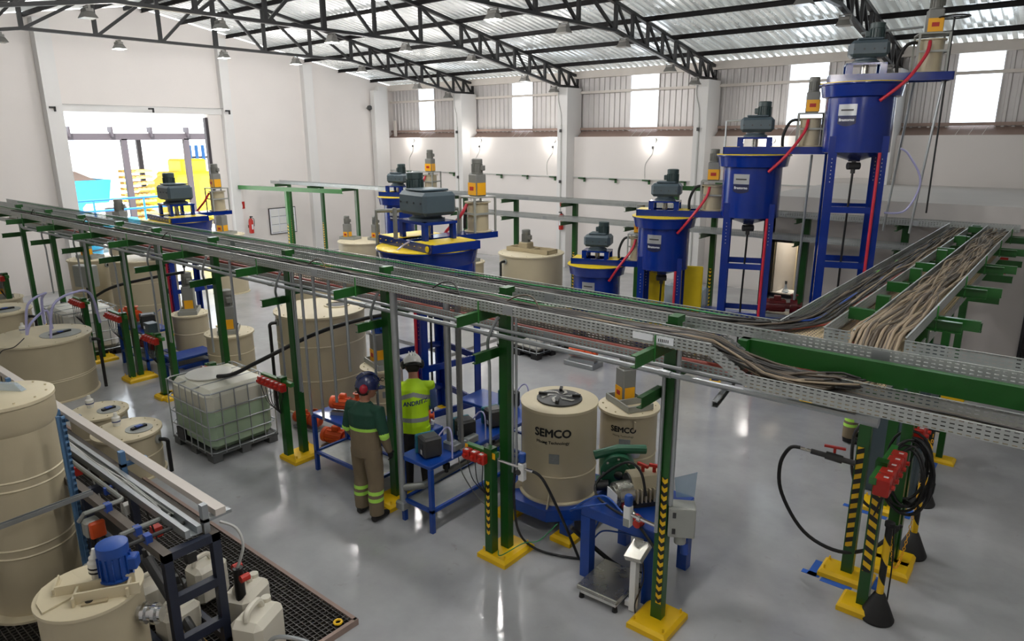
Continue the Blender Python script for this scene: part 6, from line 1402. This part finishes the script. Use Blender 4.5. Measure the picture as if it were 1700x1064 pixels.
    def seg_t(p, a, b_):
        a = Vector(a); b_ = Vector(b_); t = max(0, min(1, (p - a).dot(b_ - a) / (b_ - a).length_squared)); return (p - a.lerp(b_, t)).length, t
    for f in body.polygons:
        p = f.center; m = 1; f.use_smooth = True; arm = None
        for s in (-1, 1):
            sh, el, wr = armp[s]; d1, t1_ = seg_t(p, sh, el); d2_, t2_ = seg_t(p, el, wr); ext = Vector(wr) + (Vector(wr) - Vector(el)).normalized() * .25; d3, t3_ = seg_t(p, wr, ext)
            dd = min(d1, d2_, d3)
            if (abs(p.x) > .2 or dd < .05) and dd < .1 and p.x * s > .05 and p.z < 1.5:
                if d3 == dd and t3_ > .02: arm = 2.5
                elif d1 < d2_: arm = t1_
                else: arm = 1 + t2_
                if p.z > .9 and abs(p.x) < .18 and d3 != dd: arm = None
        if p.z > 1.505: m = 0
        elif arm is not None and not (vest and arm < .12):
            if vest: m = 0 if arm >= 2 else 5
            else: m = 5 if arm >= 2 else (2 if arm < .95 else (3 if arm < 1.13 else 1))
        elif p.z > .86:
            if vest: m = 3 if (1.0 < p.z < 1.05 or 1.27 < p.z + .28 * abs(p.x) - .03 < 1.325) else 2
            else: m = 2 if p.z > 1.215 else (3 if p.z > 1.175 else 1)
        elif p.z < .095: m = 4
        elif not vest: m = 3 if (.28 < p.z < .325 or .365 < p.z < .41) else 1
        f.material_index = m
    H_ = Matrix.Translation((0, 0.02, 1.52)) @ Matrix.Rotation(head_yaw, 4, 'Z') @ Matrix.Rotation(-head_pitch, 4, 'X') @ Matrix.Translation((0, -.02, -1.52))
    def pose(p):
        p = Vector(p)
        k = max(0, min(1, (p.z - 1.48) / .08)); 
        if k > 0: p = p.lerp(H_ @ p, k * k * (3 - 2 * k))
        k = max(0, min(1, (p.z - .9) / .3)); k = k * k * (3 - 2 * k)
        return Matrix.Translation((0, 0, .9)) @ Matrix.Rotation(-lean * k, 4, 'X') @ Matrix.Translation((0, 0, -.9)) @ p
    for v in body.vertices: v.co = pose(v.co)
    bo = bpy.data.objects.new('body', body); C.objects.link(bo); bo.parent = root
    def posed(m_): m_.v = [tuple(pose(p)) for p in m_.v]; return m_
    # helmet: shell, brim, ear muffs, band
    h = MB(); prof = [(.001, .155)] + [(.122 * math.sin(a), .155 * math.cos(a)) for a in [i * math.pi / 18 for i in range(1, 10)]] + [(.125, -.012)]
    h.lathe([(max(r_, .002), z) for r_, z in reversed(prof)], (0, .02, 1.685), 28, 1.18)
    posed(h).build('helmet', helmet, root, 50)
    h = MB(); h.add([(x_, y_, z_) for z_ in (1.672, 1.684) for x_, y_ in [(.125 * math.cos(a), .02 + .148 * math.sin(a)) for a in [i * math.pi / 12 for i in range(13)]] + [(.1 * math.cos(a), .05 + .19 * math.sin(a)) for a in [i * math.pi / 12 for i in range(13)]][::-1]], [tuple(range(26)), tuple(range(26, 52))[::-1]] + [(i, (i + 1) % 26, 26 + (i + 1) % 26, 26 + i) for i in range(26)])
    posed(h).build('helmet_brim', helmet, root, 40)
    h = MB()
    for k in range(3): h.tube([(.02 * (k - 1) * 1.8, .02 + .15 * math.cos(a), 1.69 + .16 * math.sin(a)) for a in [math.pi * (.15 + .7 * i / 8) for i in range(9)]], .007, 6)
    posed(h).build('helmet_rib', helmet, root, 60)
    for s in (-1, 1):
        h = MB(); ball(h, (s * .115, -.045 if muff == 'earmuff_red' else .0, 1.675 if muff == 'earmuff_red' else 1.68), (.032, .05, .058)); posed(h).build('ear_muff', muff, root, 60)
    h = MB(); h.tube([(.112 * math.cos(a), .02 + .13 * math.sin(a), 1.645) for a in [math.pi * (1.0 + i / 10) for i in range(11)]], .012, 6); posed(h).build('head_band', 'black', root, 60)
    h = MB(); ball(h, (0, -.01, 1.635), (.083, .092, .075)); posed(h).build('hair', 'hair', root, 60)
    for s in (-1, 1):
        h = MB(); ball(h, (s * .032, .118, 1.665), (.014, .012, .009), 8); ey = posed(h).build('eye', 'ink_white', root, 60); h = MB(); ball(h, (s * .032, .129, 1.665), (.006, .004, .006), 8); posed(h).build('iris', 'ink', ey, 60)
    h = MB(); h.box((0, .126, 1.6), (.045, .012, .008)); posed(h).build('mouth', 'red_duct', root, 0)
    return root, body, pose
p1, _, _ = person('worker in green and khaki workwear with blue helmet and red ear muffs', (-6.22, 4.78, 0), R(12), 'work', .04, R(-40), .15, height=1.0, stance=((-.15, .04), (.14, -.04)),
    arms={-1: [(-.2, 0, 1.42), (-.285, .0, 1.14), (-.25, .16, .93)], 1: [(.2, 0, 1.42), (.29, -.02, 1.14), (.28, .08, .9)]})
p2, body2, pose2 = person('worker in yellow high visibility vest and white helmet, seen from behind', (-6.2, 5.55, 0), R(46), 'vest', .2, R(5), .45, helmet='helmet_white', muff='black', height=1.03, stance=((-.12, .02), (.14, .0)),
    arms={-1: [(-.2, 0, 1.42), (-.27, .0, 1.14), (-.24, .14, .92)], 1: [(.2, 0, 1.42), (.24, .1, 1.16), (.12, .28, 1.05)]})
bvh = BVHTree.FromPolygons([v.co for v in body2.vertices], [tuple(f.vertices) for f in body2.polygons])
v_, f_ = text_mesh('ANDRITZ', .068, .002); out = []
for x, y, _z in v_:
    p = pose2((x + .02, -.4, 1.17 + y + .12 * x)); hit = bvh.ray_cast(p + Vector((0, -.3, 0)), Vector((0, 1, 0)))
    q = hit[0] if hit[0] else p; out.append((q.x, q.y - .004, q.z))
MB().add(out, f_).build('lettering', 'ink_blue', p2, 0)
p3, _, _ = person('worker in khaki trousers standing behind the dropped tray', (-2.26, 10.85, 0), R(-75), 'work', .06, 0, .2, height=1.0)
